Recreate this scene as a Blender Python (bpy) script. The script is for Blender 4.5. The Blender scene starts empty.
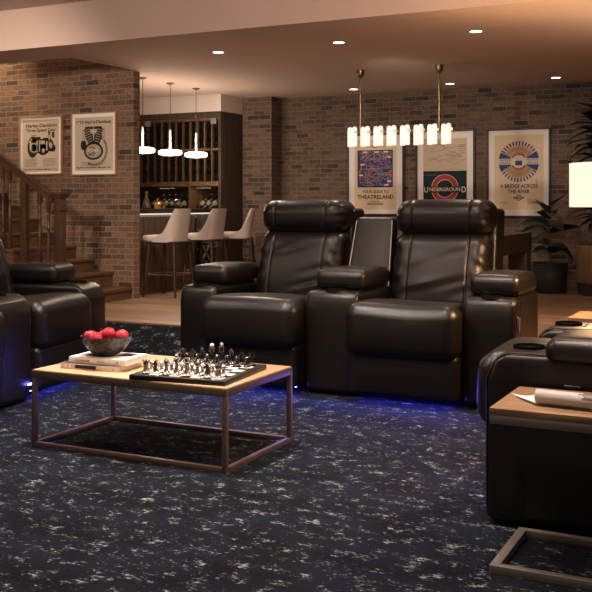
import bpy, bmesh, math, random
from mathutils import Vector, Matrix
random.seed(7)
PI = math.pi
SC = bpy.context.scene
COL = SC.collection
R = math.radians

# ------------------------------------------------------------------ materials
MATS = {}
def _new(name):
    m = bpy.data.materials.new(name); m.use_nodes = True
    nt = m.node_tree
    p = nt.nodes['Principled BSDF']
    MATS[name] = m
    return m, nt, p
def plain(name, c, rough=.5, metal=0., spec=.5, bump=0., bscale=80., coat=0., trans=0., ior=1.45):
    if name in MATS: return MATS[name]
    m, nt, p = _new(name)
    p.inputs['Base Color'].default_value = (*c, 1)
    p.inputs['Roughness'].default_value = rough
    p.inputs['Metallic'].default_value = metal
    p.inputs['Specular IOR Level'].default_value = spec
    p.inputs['IOR'].default_value = ior
    p.inputs['Coat Weight'].default_value = coat
    p.inputs['Transmission Weight'].default_value = trans
    if bump:
        tc = nt.nodes.new('ShaderNodeTexCoord'); n = nt.nodes.new('ShaderNodeTexNoise')
        n.inputs['Scale'].default_value = bscale; n.inputs['Detail'].default_value = 4
        b = nt.nodes.new('ShaderNodeBump'); b.inputs['Strength'].default_value = bump; b.inputs['Distance'].default_value = .01
        nt.links.new(tc.outputs['Object'], n.inputs['Vector'])
        nt.links.new(n.outputs['Fac'], b.inputs['Height'])
        nt.links.new(b.outputs['Normal'], p.inputs['Normal'])
    return m
def emit(name, c, strength):
    m, nt, p = _new(name)
    p.inputs['Base Color'].default_value = (*[v * .3 for v in c], 1)
    p.inputs['Emission Color'].default_value = (*c, 1)
    p.inputs['Emission Strength'].default_value = strength
    return m
def ramp(nt, stops):
    r = nt.nodes.new('ShaderNodeValToRGB')
    e = r.color_ramp.elements
    e[0].position, e[0].color = stops[0][0], (*stops[0][1], 1)
    e[1].position, e[1].color = stops[-1][0], (*stops[-1][1], 1)
    for pos, c in stops[1:-1]:
        k = e.new(pos); k.color = (*c, 1)
    return r
def coords(nt, scale, rot=(0, 0, 0)):
    tc = nt.nodes.new('ShaderNodeTexCoord'); mp = nt.nodes.new('ShaderNodeMapping')
    mp.inputs['Scale'].default_value = scale; mp.inputs['Rotation'].default_value = rot
    nt.links.new(tc.outputs['Object'], mp.inputs['Vector'])
    return mp
def wood(name, dark, light, scale=(3, 40, 40), rough=.45, bump=.08, coat=0.):
    m, nt, p = _new(name)
    mp = coords(nt, scale)
    n = nt.nodes.new('ShaderNodeTexNoise'); n.inputs['Scale'].default_value = 1.; n.inputs['Detail'].default_value = 6
    n.inputs['Distortion'].default_value = .6
    nt.links.new(mp.outputs[0], n.inputs['Vector'])
    mid = tuple((a + b) / 2 for a, b in zip(dark, light))
    r = ramp(nt, [(.3, dark), (.5, mid), (.72, light)])
    nt.links.new(n.outputs['Fac'], r.inputs['Fac'])
    nt.links.new(r.outputs['Color'], p.inputs['Base Color'])
    b = nt.nodes.new('ShaderNodeBump'); b.inputs['Strength'].default_value = bump; b.inputs['Distance'].default_value = .004
    nt.links.new(n.outputs['Fac'], b.inputs['Height']); nt.links.new(b.outputs['Normal'], p.inputs['Normal'])
    p.inputs['Roughness'].default_value = rough
    p.inputs['Coat Weight'].default_value = coat
    return m
def planks(name, dark, light, length, width, rough=.4, gap=.0015, gapc=(.03, .018, .01), grain=(3, 60, 60)):
    m, nt, p = _new(name)
    tc = nt.nodes.new('ShaderNodeTexCoord')
    def brick(c1, c2, mo):
        k = nt.nodes.new('ShaderNodeTexBrick')
        k.inputs['Scale'].default_value = 1; k.inputs['Brick Width'].default_value = length; k.inputs['Row Height'].default_value = width
        k.inputs['Mortar Size'].default_value = gap; k.inputs['Mortar Smooth'].default_value = .1
        k.inputs['Color1'].default_value = c1; k.inputs['Color2'].default_value = c2; k.inputs['Mortar'].default_value = mo
        k.offset = .37
        nt.links.new(tc.outputs['Object'], k.inputs['Vector'])
        return k
    k = brick((0, 0, 0, 1), (1, 1, 1, 1), (.5, .5, .5, 1))
    mp = coords(nt, grain)
    n = nt.nodes.new('ShaderNodeTexNoise'); n.inputs['Scale'].default_value = 1; n.inputs['Detail'].default_value = 5; n.inputs['Distortion'].default_value = .5
    nt.links.new(mp.outputs[0], n.inputs['Vector'])
    mx = nt.nodes.new('ShaderNodeMix'); mx.data_type = 'FLOAT'; mx.inputs[0].default_value = .62
    nt.links.new(k.outputs['Color'], mx.inputs[2]); nt.links.new(n.outputs['Fac'], mx.inputs[3])
    mid = tuple((a + b) / 2 for a, b in zip(dark, light))
    r = ramp(nt, [(.25, dark), (.5, mid), (.75, light)])
    nt.links.new(mx.outputs[0], r.inputs['Fac'])
    m2 = nt.nodes.new('ShaderNodeMix'); m2.data_type = 'RGBA'
    nt.links.new(k.outputs['Fac'], m2.inputs[0]); nt.links.new(r.outputs['Color'], m2.inputs[6]); m2.inputs[7].default_value = (*gapc, 1)
    nt.links.new(m2.outputs[2], p.inputs['Base Color'])
    p.inputs['Roughness'].default_value = rough
    b = nt.nodes.new('ShaderNodeBump'); b.inputs['Strength'].default_value = .1; b.inputs['Distance'].default_value = .004
    nt.links.new(n.outputs['Fac'], b.inputs['Height']); nt.links.new(b.outputs['Normal'], p.inputs['Normal'])
    return m
def bricks(name, row=.052, length=.155, seed=0., tint=1., sat=1.):
    m, nt, p = _new(name)
    tc = nt.nodes.new('ShaderNodeTexCoord'); sp = nt.nodes.new('ShaderNodeSeparateXYZ'); cb = nt.nodes.new('ShaderNodeCombineXYZ')
    ad = nt.nodes.new('ShaderNodeMath'); ad.operation = 'ADD'
    L = nt.links.new
    L(tc.outputs['Object'], sp.inputs[0]); L(sp.outputs[0], ad.inputs[0]); L(sp.outputs[1], ad.inputs[1])
    L(ad.outputs[0], cb.inputs[0]); L(sp.outputs[2], cb.inputs[1]); cb.inputs[2].default_value = seed
    # slight irregularity of the courses
    nz = nt.nodes.new('ShaderNodeTexNoise'); nz.inputs['Scale'].default_value = 9; nz.inputs['Detail'].default_value = 2
    L(cb.outputs[0], nz.inputs['Vector'])
    sub = nt.nodes.new('ShaderNodeVectorMath'); sub.operation = 'SUBTRACT'; sub.inputs[1].default_value = (.5, .5, .5)
    scl = nt.nodes.new('ShaderNodeVectorMath'); scl.operation = 'SCALE'; scl.inputs['Scale'].default_value = .012
    addv = nt.nodes.new('ShaderNodeVectorMath'); addv.operation = 'ADD'
    L(nz.outputs['Color'], sub.inputs[0]); L(sub.outputs[0], scl.inputs[0]); L(cb.outputs[0], addv.inputs[0]); L(scl.outputs[0], addv.inputs[1])
    k = nt.nodes.new('ShaderNodeTexBrick')
    k.inputs['Scale'].default_value = 1; k.inputs['Brick Width'].default_value = length; k.inputs['Row Height'].default_value = row
    k.inputs['Mortar Size'].default_value = .0042; k.inputs['Mortar Smooth'].default_value = .25
    k.inputs['Color1'].default_value = (0, 0, 0, 1); k.inputs['Color2'].default_value = (1, 1, 1, 1); k.inputs['Mortar'].default_value = (.5, .5, .5, 1)
    L(addv.outputs[0], k.inputs['Vector'])
    t = lambda c: tuple(v * tint for v in c)
    r = ramp(nt, [(.0, t((.060, .040, .032))), (.22, t((.19, .100, .060))), (.42, t((.27, .145, .080))), (.58, t((.135, .092, .066))), (.78, t((.29, .170, .098))), (1., t((.22, .095, .055)))])
    L(k.outputs['Color'], r.inputs['Fac'])
    n2 = nt.nodes.new('ShaderNodeTexNoise'); n2.inputs['Scale'].default_value = 38; n2.inputs['Detail'].default_value = 5
    L(cb.outputs[0], n2.inputs['Vector'])
    mr = nt.nodes.new('ShaderNodeMapRange'); mr.inputs[1].default_value = .3; mr.inputs[2].default_value = .7; mr.inputs[3].default_value = .6; mr.inputs[4].default_value = 1.3
    L(n2.outputs['Fac'], mr.inputs[0])
    mul = nt.nodes.new('ShaderNodeVectorMath'); mul.operation = 'SCALE'
    L(r.outputs['Color'], mul.inputs[0]); L(mr.outputs[0], mul.inputs['Scale'])
    mx = nt.nodes.new('ShaderNodeMix'); mx.data_type = 'RGBA'
    mx.inputs[7].default_value = (.34 * tint, .25 * tint, .165 * tint, 1)
    hs = nt.nodes.new('ShaderNodeHueSaturation'); hs.inputs['Saturation'].default_value = sat
    L(k.outputs['Fac'], mx.inputs[0]); L(mul.outputs[0], mx.inputs[6]); L(mx.outputs[2], hs.inputs['Color']); L(hs.outputs['Color'], p.inputs['Base Color'])
    p.inputs['Roughness'].default_value = .85
    inv = nt.nodes.new('ShaderNodeMath'); inv.operation = 'SUBTRACT'; inv.inputs[0].default_value = 1.; L(k.outputs['Fac'], inv.inputs[1])
    ma = nt.nodes.new('ShaderNodeMath'); ma.operation = 'MULTIPLY_ADD'; ma.inputs[1].default_value = .35
    L(n2.outputs['Fac'], ma.inputs[0]); L(inv.outputs[0], ma.inputs[2])
    b = nt.nodes.new('ShaderNodeBump'); b.inputs['Strength'].default_value = .7; b.inputs['Distance'].default_value = .006
    L(ma.outputs[0], b.inputs['Height']); L(b.outputs['Normal'], p.inputs['Normal'])
    return m
def carpet(name):
    m, nt, p = _new(name)
    L = nt.links.new
    def noise(scale, detail, rough=.6):
        mp = coords(nt, scale)
        n = nt.nodes.new('ShaderNodeTexNoise'); n.inputs['Scale'].default_value = 1; n.inputs['Detail'].default_value = detail; n.inputs['Roughness'].default_value = rough
        L(mp.outputs[0], n.inputs['Vector']); return n
    fine = noise((48, 85, 85), 5, .75)
    clump = noise((13., 17., 17.), 4, .6)
    a = nt.nodes.new('ShaderNodeMath'); a.operation = 'MULTIPLY_ADD'; a.inputs[1].default_value = .75
    L(clump.outputs['Fac'], a.inputs[0]); L(fine.outputs['Fac'], a.inputs[2])
    r = ramp(nt, [(0., (0, 0, 0)), (1.0, (1, 1, 1))])
    mr = nt.nodes.new('ShaderNodeMapRange'); mr.inputs[1].default_value = .965; mr.inputs[2].default_value = 1.11
    L(a.outputs[0], mr.inputs[0])
    hue = noise((3, 5, 5), 3)
    r2 = ramp(nt, [(.35, (.003, .0035, .005)), (.65, (.007, .009, .016))])
    L(hue.outputs['Fac'], r2.inputs['Fac'])
    pile = noise((420, 420, 420), 2)
    mx = nt.nodes.new('ShaderNodeMix'); mx.data_type = 'RGBA'; mx.inputs[7].default_value = (.27, .29, .305, 1)
    L(mr.outputs[0], mx.inputs[0]); L(r2.outputs['Color'], mx.inputs[6])
    mr2 = nt.nodes.new('ShaderNodeMapRange'); mr2.inputs[1].default_value = .3; mr2.inputs[2].default_value = .7; mr2.inputs[3].default_value = .55; mr2.inputs[4].default_value = 1.45
    L(pile.outputs['Fac'], mr2.inputs[0])
    sc = nt.nodes.new('ShaderNodeVectorMath'); sc.operation = 'SCALE'
    L(mx.outputs[2], sc.inputs[0]); L(mr2.outputs[0], sc.inputs['Scale'])
    L(sc.outputs[0], p.inputs['Base Color'])
    p.inputs['Roughness'].default_value = .95; p.inputs['Specular IOR Level'].default_value = .1
    b = nt.nodes.new('ShaderNodeBump'); b.inputs['Strength'].default_value = .6; b.inputs['Distance'].default_value = .004
    L(pile.outputs['Fac'], b.inputs['Height']); L(b.outputs['Normal'], p.inputs['Normal'])
    return m
def glassy(name, tint=(1, 1, 1), gloss=.12):
    m = bpy.data.materials.new(name); m.use_nodes = True; nt = m.node_tree; MATS[name] = m
    for n in list(nt.nodes):
        if n.type == 'BSDF_PRINCIPLED': nt.nodes.remove(n)
    t = nt.nodes.new('ShaderNodeBsdfTransparent'); t.inputs['Color'].default_value = (*tint, 1)
    g = nt.nodes.new('ShaderNodeBsdfGlossy'); g.inputs['Roughness'].default_value = .03
    f = nt.nodes.new('ShaderNodeFresnel'); f.inputs['IOR'].default_value = 1.45
    mu = nt.nodes.new('ShaderNodeMath'); mu.operation = 'MULTIPLY_ADD'; mu.inputs[1].default_value = 1.; mu.inputs[2].default_value = gloss
    mx = nt.nodes.new('ShaderNodeMixShader')
    nt.links.new(f.outputs[0], mu.inputs[0]); nt.links.new(mu.outputs[0], mx.inputs[0]); nt.links.new(t.outputs[0], mx.inputs[1]); nt.links.new(g.outputs[0], mx.inputs[2])
    nt.links.new(mx.outputs[0], nt.nodes['Material Output'].inputs['Surface'])
    return m

LEATHER = plain('leather', (.0066, .0047, .0040), .36, spec=.5, bump=.10, bscale=150)
STITCH = plain('stitch', (.16, .13, .11), .6)
PLINTH = plain('plinth', (.004, .004, .004), .95, spec=.03)
BRICK = bricks('brick_main', tint=.62, sat=.78)
BRICK2 = bricks('brick_stair', seed=3., tint=.74, sat=.92)
CARPET = carpet('carpet')
FLOORW = planks('floor_planks', (.19, .108, .060), (.39, .238, .14), 1.5, .12, rough=.42)
PAINT = plain('ceiling_paint', (.63, .49, .42), .9, spec=.2)
WHITEPAINT = plain('bulkhead_paint', (.72, .64, .60), .85, spec=.2)
STAIRW = wood('stair_wood', (.065, .034, .020), (.15, .080, .046), (3, 40, 40), .4)
STAIRV = wood('newel_wood', (.036, .018, .010), (.085, .043, .024), (40, 40, 3), .38)
OAK = planks('oak_top', (.31, .185, .095), (.54, .36, .215), .36, .16, rough=.38, gap=.0012, gapc=(.2, .12, .06), grain=(6, 60, 60))
WALNUT = wood('walnut_top', (.13, .068, .036), (.38, .235, .135), (3, 34, 34), .35)
BRONZE = plain('bronze_metal', (.22, .145, .105), .40, metal=.75)
STEEL = plain('grey_metal', (.24, .21, .19), .42, metal=.5)
BRASS = plain('brass', (.55, .36, .16), .28, metal=1.)
DARKBRASS = plain('dark_brass', (.20, .145, .09), .35, metal=1.)
CHROME = plain('silver', (.75, .72, .68), .14, metal=1.)
BLACKGLOSS = plain('black_gloss', (.008, .008, .009), .12, coat=.5)
BLACKWOOD = plain('black_wood', (.012, .010, .009), .35)
DARKWOOD = wood('dark_bar_wood', (.032, .020, .014), (.090, .058, .042), (40, 40, 2.5), .5)
BARWOOD = wood('bar_front_wood', (.07, .045, .03), (.17, .11, .075), (55, 55, 2.), .5)
RACKWOOD = wood('rack_wood', (.22, .12, .065), (.36, .21, .12), (20, 20, 6), .5)
POOLWOOD = wood('game_table_wood', (.036, .023, .023), (.072, .048, .048), (3, 30, 30), .4)
BAIZE = plain('baize', (.02, .03, .05), .95, spec=.1)
FABRIC = plain('stool_fabric', (.53, .455, .425), .75, spec=.25, bump=.08, bscale=220)
STOOLLEG = wood('stool_leg_wood', (.022, .010, .007), (.045, .021, .013), (30, 30, 3), .35)
STONE = plain('dark_stone', (.035, .025, .02), .25)
FRAMEW = wood('light_frame_wood', (.30, .16, .08), (.42, .24, .13), (30, 30, 30), .45)
FRAMEB = plain('dark_frame', (.022, .020, .022), .4)
MATW = plain('mat_board', (.86, .80, .78), .8)
PAPER = plain('cream_paper', (.74, .60, .40), .8)
SEPIA = plain('sepia_paper', (.52, .44, .345), .8)
INK = plain('ink', (.018, .015, .014), .8)
INKG = plain('ink_grey', (.20, .17, .14), .8)
NAVY = plain('print_navy', (.03, .035, .13), .8)
RED = plain('print_red', (.42, .045, .045), .8)
TEAL = plain('print_teal', (.008, .022, .030), .8)
CREAM = plain('print_cream', (.78, .70, .55), .8)
MAPB = plain('print_map', (.62, .50, .37), .8)
BLUE = plain('print_blue', (.035, .06, .24), .8)
OLIVE = plain('print_gold', (.48, .30, .07), .8)
LILAC = plain('print_lilac', (.30, .28, .42), .8)
POT = plain('black_pot', (.020, .020, .021), .45)
SOIL = plain('soil', (.02, .013, .008), .95)
BARREL = wood('planter_wood', (.10, .055, .03), (.25, .15, .085), (45, 45, 3), .5)
LEAF = plain('leaf_green', (.007, .019, .009), .28, spec=.6)
STEMM = plain('plant_stem', (.05, .04, .025), .7)
APPLE = plain('apple_red', (.42, .028, .045), .2, coat=.5)
BOWLM = plain('bowl_metal', (.055, .050, .045), .28, metal=.85, bump=1., bscale=48)
COVERW = plain('book_white', (.88, .84, .80), .5)
COVERT = plain('book_tan', (.66, .52, .44), .55)
PAGES = plain('book_pages', (.82, .78, .74), .8)
BOTTLE = plain('bottle_glass', (.006, .008, .007), .08, spec=.6, coat=.4)
LABEL = plain('bottle_label', (.45, .37, .26), .7)
FOIL = plain('bottle_foil', (.25, .15, .05), .3, metal=.8)
AMBER = plain('amber_liquid', (.42, .17, .04), .1, coat=.6)
GLASS = glassy('clear_glass', (.97, .96, .95), .03)
DGLASS = glassy('drink_glass', (.86, .84, .82), .3)
CLAMP = plain('glass_clamp', (.45, .41, .38), .35, metal=.6)
E_DOWN = emit('downlight_glow', (1., .86, .70), 9.)
E_PEND = emit('pendant_glow', (1., .80, .58), 9.)
E_CHAN = emit('chandelier_glow', (1., .85, .74), .92)
E_LAMP = emit('lamp_shade_glow', (1., .86, .68), .95)
E_LED = emit('blue_led', (.10, .10, 1.), 42.)
E_BAR = emit('bar_edge_glow', (1., .88, .78), .8)

# ------------------------------------------------------------------ mesh builder
class B:
    def __init__(self): self.bm = bmesh.new()
    def box(self, x0, x1, y0, y1, z0, z1, bev=0., mi=0):
        b2 = bmesh.new(); bmesh.ops.create_cube(b2, size=1)
        for v in b2.verts:
            v.co = Vector((x0 + (v.co.x + .5) * (x1 - x0), y0 + (v.co.y + .5) * (y1 - y0), z0 + (v.co.z + .5) * (z1 - z0)))
        if bev: bmesh.ops.bevel(b2, geom=list(b2.edges), offset=bev, segments=2, profile=.6, affect='EDGES')
        return self._merge(b2, mi)
    def _merge(self, b2, mi=0, mat=None):
        if mat is not None: bmesh.ops.transform(b2, matrix=mat, verts=b2.verts)
        for f in b2.faces: f.material_index = mi
        me = bpy.data.meshes.new('tmp'); b2.to_mesh(me); b2.free()
        self.bm.from_mesh(me); bpy.data.meshes.remove(me)
        return self
    def cyl(self, p0, p1, r0, r1=None, n=16, mi=0, caps=True):
        r1 = r0 if r1 is None else r1
        p0, p1 = Vector(p0), Vector(p1); d = p1 - p0
        b2 = bmesh.new()
        bmesh.ops.create_cone(b2, cap_ends=caps, segments=n, radius1=r0, radius2=r1, depth=d.length)
        q = Vector((0, 0, 1)).rotation_difference(d.normalized())
        return self._merge(b2, mi, Matrix.Translation((p0 + p1) / 2) @ q.to_matrix().to_4x4())
    def bar(self, p0, p1, w, h=None, bev=0., mi=0, up=(0, 0, 1)):
        h = w if h is None else h
        p0, p1 = Vector(p0), Vector(p1); d = p1 - p0; L = d.length
        z = d.normalized(); u = Vector(up)
        if abs(z.dot(u)) > .98: u = Vector((0, 1, 0))
        x = u.cross(z).normalized(); y = z.cross(x)
        b2 = bmesh.new(); bmesh.ops.create_cube(b2, size=1)
        for v in b2.verts: v.co = Vector((v.co.x * w, v.co.y * h, v.co.z * L))
        if bev: bmesh.ops.bevel(b2, geom=list(b2.edges), offset=bev, segments=2, affect='EDGES')
        m = Matrix((x, y, z)).transposed().to_4x4(); m.translation = (p0 + p1) / 2
        return self._merge(b2, mi, m)
    def lathe(self, prof, n=24, c=(0, 0, 0), mi=0, mis=None, M=None):
        b2 = bmesh.new(); rings = []
        for r, z in prof:
            if r < 1e-5: rings.append([b2.verts.new((0, 0, z))])
            else: rings.append([b2.verts.new((r * math.cos(2 * PI * i / n), r * math.sin(2 * PI * i / n), z)) for i in range(n)])
        for k in range(len(rings) - 1):
            a, b = rings[k], rings[k + 1]
            for i in range(n):
                j = (i + 1) % n
                if len(a) == 1 and len(b) == 1: continue
                if len(a) == 1: f = b2.faces.new((a[0], b[j], b[i]))
                elif len(b) == 1: f = b2.faces.new((a[i], a[j], b[0]))
                else: f = b2.faces.new((a[i], a[j], b[j], b[i]))
                if mis: f.material_index = mis[k]
                else: f.material_index = mi
        bmesh.ops.recalc_face_normals(b2, faces=b2.faces)
        m = M if M is not None else Matrix.Translation(c)
        bmesh.ops.transform(b2, matrix=m, verts=b2.verts)
        me = bpy.data.meshes.new('tmp'); b2.to_mesh(me); b2.free(); self.bm.from_mesh(me); bpy.data.meshes.remove(me)
        return self
    def rbox(self, c, hs, r, bulge=(0, 0, 0), n=(10, 10, 10), k=5, fn=None, mi=0):
        """softly rounded cushion: half sizes hs, corner radius r, faces bulged outwards"""
        r = min(r, *[h * .999 for h in hs])
        def axis(h, n):
            a = [-(h - r) - r * math.tan((1 - i / k) * PI / 4) for i in range(k)]
            core = [-(h - r) + 2 * (h - r) * i / n for i in range(n + 1)] if h - r > 1e-4 else [0.]
            return a + core + [-v for v in reversed(a)]
        ax = [axis(h, m) for h, m in zip(hs, n)]
        b2 = bmesh.new(); cache = {}
        def vert(i, j, l):
            key = (i, j, l)
            if key in cache: return cache[key]
            p = Vector((ax[0][i], ax[1][j], ax[2][l]))
            q = Vector([max(-(h - r), min(h - r, v)) for v, h in zip(p, hs)])
            d = p - q
            if d.length > 1e-9: p = q + d.normalized() * r
            u = [max(-1, min(1, v / h)) for v, h in zip(p, hs)]
            w = [1 - t * t for t in u]
            e = Vector((bulge[0] * u[0] * w[1] * w[2], bulge[1] * u[1] * w[0] ** .5 * w[2], bulge[2] * u[2] * w[0] ** .5 * w[1] ** .7)) if any(bulge) else Vector()
            p = p + e + Vector(c)
            if fn: p = Vector(fn(p.x, p.y, p.z))
            cache[key] = b2.verts.new(p); return cache[key]
        N = [len(a) - 1 for a in ax]
        def face(a, b, cc, d): 
            try: b2.faces.new((a, b, cc, d))
            except ValueError: pass
        for s in (0, 1):
            for i in range(N[0]):
                for j in range(N[1]):
                    l = N[2] * s; q = [vert(i, j, l), vert(i + 1, j, l), vert(i + 1, j + 1, l), vert(i, j + 1, l)]
                    face(*(q if s else q[::-1]))
            for j in range(N[1]):
                for l in range(N[2]):
                    i = N[0] * s; q = [vert(i, j, l), vert(i, j + 1, l), vert(i, j + 1, l + 1), vert(i, j, l + 1)]
                    face(*(q if s else q[::-1]))
            for i in range(N[0]):
                for l in range(N[2]):
                    j = N[1] * s; q = [vert(i, j, l), vert(i, j, l + 1), vert(i + 1, j, l + 1), vert(i + 1, j, l)]
                    face(*(q if s else q[::-1]))
        return self._merge(b2, mi)
    def tube(self, pts, r, n=8, mi=0, closed=False):
        pts = [Vector(p) for p in pts]; rs = r if isinstance(r, (list, tuple)) else [r] * len(pts)
        b2 = bmesh.new(); rings = []
        N = len(pts); up = Vector((0, 0, 1)); prev = None
        for i, p in enumerate(pts):
            if closed: t = (pts[(i + 1) % N] - pts[i - 1]).normalized()
            else: t = (pts[min(i + 1, N - 1)] - pts[max(i - 1, 0)]).normalized()
            if prev is None:
                x = t.cross(up)
                if x.length < .1: x = t.cross(Vector((1, 0, 0)))
                x.normalize()
            else: x = (prev - t * prev.dot(t)).normalized()
            prev = x; y = t.cross(x)
            rings.append([b2.verts.new(p + (x * math.cos(2 * PI * k / n) + y * math.sin(2 * PI * k / n)) * rs[i]) for k in range(n)])
        for i in range(N if closed else N - 1):
            a, b = rings[i], rings[(i + 1) % N]
            for k in range(n): b2.faces.new((a[k], a[(k + 1) % n], b[(k + 1) % n], b[k]))
        if not closed:
            b2.faces.new(rings[0][::-1]); b2.faces.new(rings[-1])
        bmesh.ops.recalc_face_normals(b2, faces=b2.faces)
        return self._merge(b2, mi)
    def poly(self, pts, mi=0):
        f = self.bm.faces.new([self.bm.verts.new(p) for p in pts]); f.material_index = mi; return self
    def prism(self, pts, off, mi=0):
        """closed solid: the polygon pts swept by off"""
        b2 = bmesh.new(); o = Vector(off)
        a = [b2.verts.new(p) for p in pts]; b = [b2.verts.new(Vector(p) + o) for p in pts]
        b2.faces.new(a); b2.faces.new(b[::-1]); n = len(a)
        for i in range(n): b2.faces.new((a[i], b[i], b[(i + 1) % n], a[(i + 1) % n]))
        bmesh.ops.recalc_face_normals(b2, faces=b2.faces)
        return self._merge(b2, mi)
    def leaf(self, base, d, L, W, droop=.3, roll=0., fold=.25, n=9):
        base = Vector(base); d = Vector(d).normalized(); side = d.cross(Vector((0, 0, 1)))
        if side.length < .05: side = Vector((1, 0, 0))
        side.normalize(); up = side.cross(d)
        side, up = side * math.cos(roll) + up * math.sin(roll), up * math.cos(roll) - side * math.sin(roll)
        b2 = bmesh.new(); rows = []
        for i in range(n + 1):
            t = i / n
            w = W * .5 * (math.sin(PI * min(1, t * .97 + .03) ** .85) ** .8)
            c = base + d * (L * t) - Vector((0, 0, 1)) * (droop * L * t * t)
            th = .0025
            row = []
            for lay in (th, -th):
                for s in (-1, -.5, 0, .5, 1):
                    row.append(b2.verts.new(c + side * (s * w) + up * (abs(s) * w * fold + lay)))
            rows.append(row)
        for i in range(n):
            a, b = rows[i], rows[i + 1]
            for k in range(4):
                b2.faces.new((a[k], a[k + 1], b[k + 1], b[k])); b2.faces.new((a[k + 5], b[k + 5], b[k + 6], a[k + 6]))
            b2.faces.new((a[0], b[0], b[5], a[5])); b2.faces.new((a[4], a[9], b[9], b[4]))
        bmesh.ops.recalc_face_normals(b2, faces=b2.faces)
        return self._merge(b2)

def obj(name, b, mats, parent=None, loc=None, rot=None, sharp=38):
    me = bpy.data.meshes.new(name)
    bm = b.bm if isinstance(b, B) else b
    bm.to_mesh(me); bm.free()
    for m in (mats if isinstance(mats, (list, tuple)) else [mats]): me.materials.append(m)
    for p in me.polygons: p.use_smooth = True
    me.set_sharp_from_angle(angle=R(sharp))
    o = bpy.data.objects.new(name, me); COL.objects.link(o)
    if parent is not None: o.parent = parent
    if loc: o.location = loc
    if rot: o.rotation_euler = rot
    return o
def tag(o, label, cat, group=None):
    o['label'] = label; o['category'] = cat
    if group: o['group'] = group
    return o
def thing(name, label, cat, loc=(0, 0, 0), rz=0., group=None):
    o = bpy.data.objects.new(name, None); COL.objects.link(o)
    o.empty_display_size = .1
    o.location = loc; o.rotation_euler = (0, 0, rz)
    return tag(o, label, cat, group)
def struct(name, b, m, **k):
    o = obj(name, b, m, **k); o['kind'] = 'structure'; return o
def copy_tree(o, parent=None):
    c = o.copy(); COL.objects.link(c)
    if parent is not None: c.parent = parent
    for ch in list(o.children): copy_tree(ch, c)
    return c
def text(parent, s, x, z, width, height, m, y=-.004, name='lettering', bold=0.):
    cu = bpy.data.curves.new('txt', 'FONT'); cu.body = s; cu.align_x = 'CENTER'; cu.align_y = 'CENTER'; cu.size = 1; cu.offset = bold; cu.extrude = .004
    t = bpy.data.objects.new('txt', cu); COL.objects.link(t)
    bpy.context.view_layer.update()
    me = bpy.data.meshes.new_from_object(t.evaluated_get(bpy.context.evaluated_depsgraph_get()))
    bpy.data.objects.remove(t); bpy.data.curves.remove(cu)
    xs = [v.co.x for v in me.vertices]; ys = [v.co.y for v in me.vertices]
    cx, cy = (max(xs) + min(xs)) / 2, (max(ys) + min(ys)) / 2
    sx, sy = width / (max(xs) - min(xs)), height / (max(ys) - min(ys))
    for v in me.vertices: v.co = ((v.co.x - cx) * sx, -v.co.z * .12, (v.co.y - cy) * sy)
    me.materials.clear(); me.materials.append(m)
    me.name = name
    o = bpy.data.objects.new(name, me); COL.objects.link(o); o.parent = parent; o.location = (x, y, z)
    return o
def flat(parent, name, m, polys, y, th=.0006):
    """ink shapes printed on a poster: polygons in (x, z), lying on the sheet"""
    b = B()
    if not name.endswith(('print', 'stripe', 'line')): name += '_print'
    for p in polys: b.prism([(q[0], y, q[1]) for q in p], (0, -th, 0))
    return obj(name, b, m, parent)
def rect(x0, x1, z0, z1): return [(x0, z0), (x1, z0), (x1, z1), (x0, z1)]
def ell(cx, cz, rx, rz, n=28, a0=0., a1=2 * PI): 
    full = abs(a1 - a0) > 6.28
    return [(cx + rx * math.cos(a0 + (a1 - a0) * i / (n if full else n - 1)), cz + rz * math.sin(a0 + (a1 - a0) * i / (n if full else n - 1))) for i in range(n)]
def ringq(cx, cz, r0, r1, n=40, a0=0., a1=2 * PI):
    out = []
    for i in range(n):
        a, b = a0 + (a1 - a0) * i / n, a0 + (a1 - a0) * (i + 1) / n
        out.append([(cx + r0 * math.cos(a), cz + r0 * math.sin(a)), (cx + r1 * math.cos(a), cz + r1 * math.sin(a)), (cx + r1 * math.cos(b), cz + r1 * math.sin(b)), (cx + r0 * math.cos(b), cz + r0 * math.sin(b))])
    return out
def line2(x0, z0, x1, z1, w):
    d = math.hypot(x1 - x0, z1 - z0) or 1; nx, nz = -(z1 - z0) / d * w / 2, (x1 - x0) / d * w / 2
    return [(x0 + nx, z0 + nz), (x1 + nx, z1 + nz), (x1 - nx, z1 - nz), (x0 - nx, z0 - nz)]
ORD = ['first', 'second', 'third', 'fourth', 'fifth', 'sixth', 'seventh', 'eighth', 'ninth', 'tenth', 'eleventh', 'twelfth', 'thirteenth']

# ------------------------------------------------------------------ room shell
PZ = .26        # raised wooden floor
CZ = 2.398      # lower ceiling
struct('floor', B().box(-9, 2.6, -3.5, 5.95, -.1, 0), CARPET)
struct('floor_riser', B().box(-9, 2.6, 5.95, 5.972, -.1, PZ - .012), CARPET)
struct('floor_ramp', B().prism([(-5.3, 5.42, 0), (-5.3, 5.95, 0), (-5.3, 5.95, PZ - .014)], (1.78, 0, 0)), CARPET)
struct('floor_platform', B().box(-9, 2.6, 5.955, 10.3, PZ - .012, PZ), FLOORW)
b = B(); b.box(-9, 2.6, 5.97, 6.52, CZ, 2.75); b.box(-5.37, 2.6, 6.52, 10.3, CZ, 2.75)
b.prism([(-9, 7.5, CZ), (-5.37, 7.5, CZ), (-5.37, 10.3, CZ), (-9, 10.3, CZ)], (0, 0, .352))
struct('ceiling', b, PAINT)
struct('ceiling_front', B().box(-9, 2.6, -3.5, 5.97, 2.725, 2.8), PAINT)
struct('ceiling_stairwell', B().box(-9, -5.3, 6.5, 7.52, 3.7, 3.8), PAINT)
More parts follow.
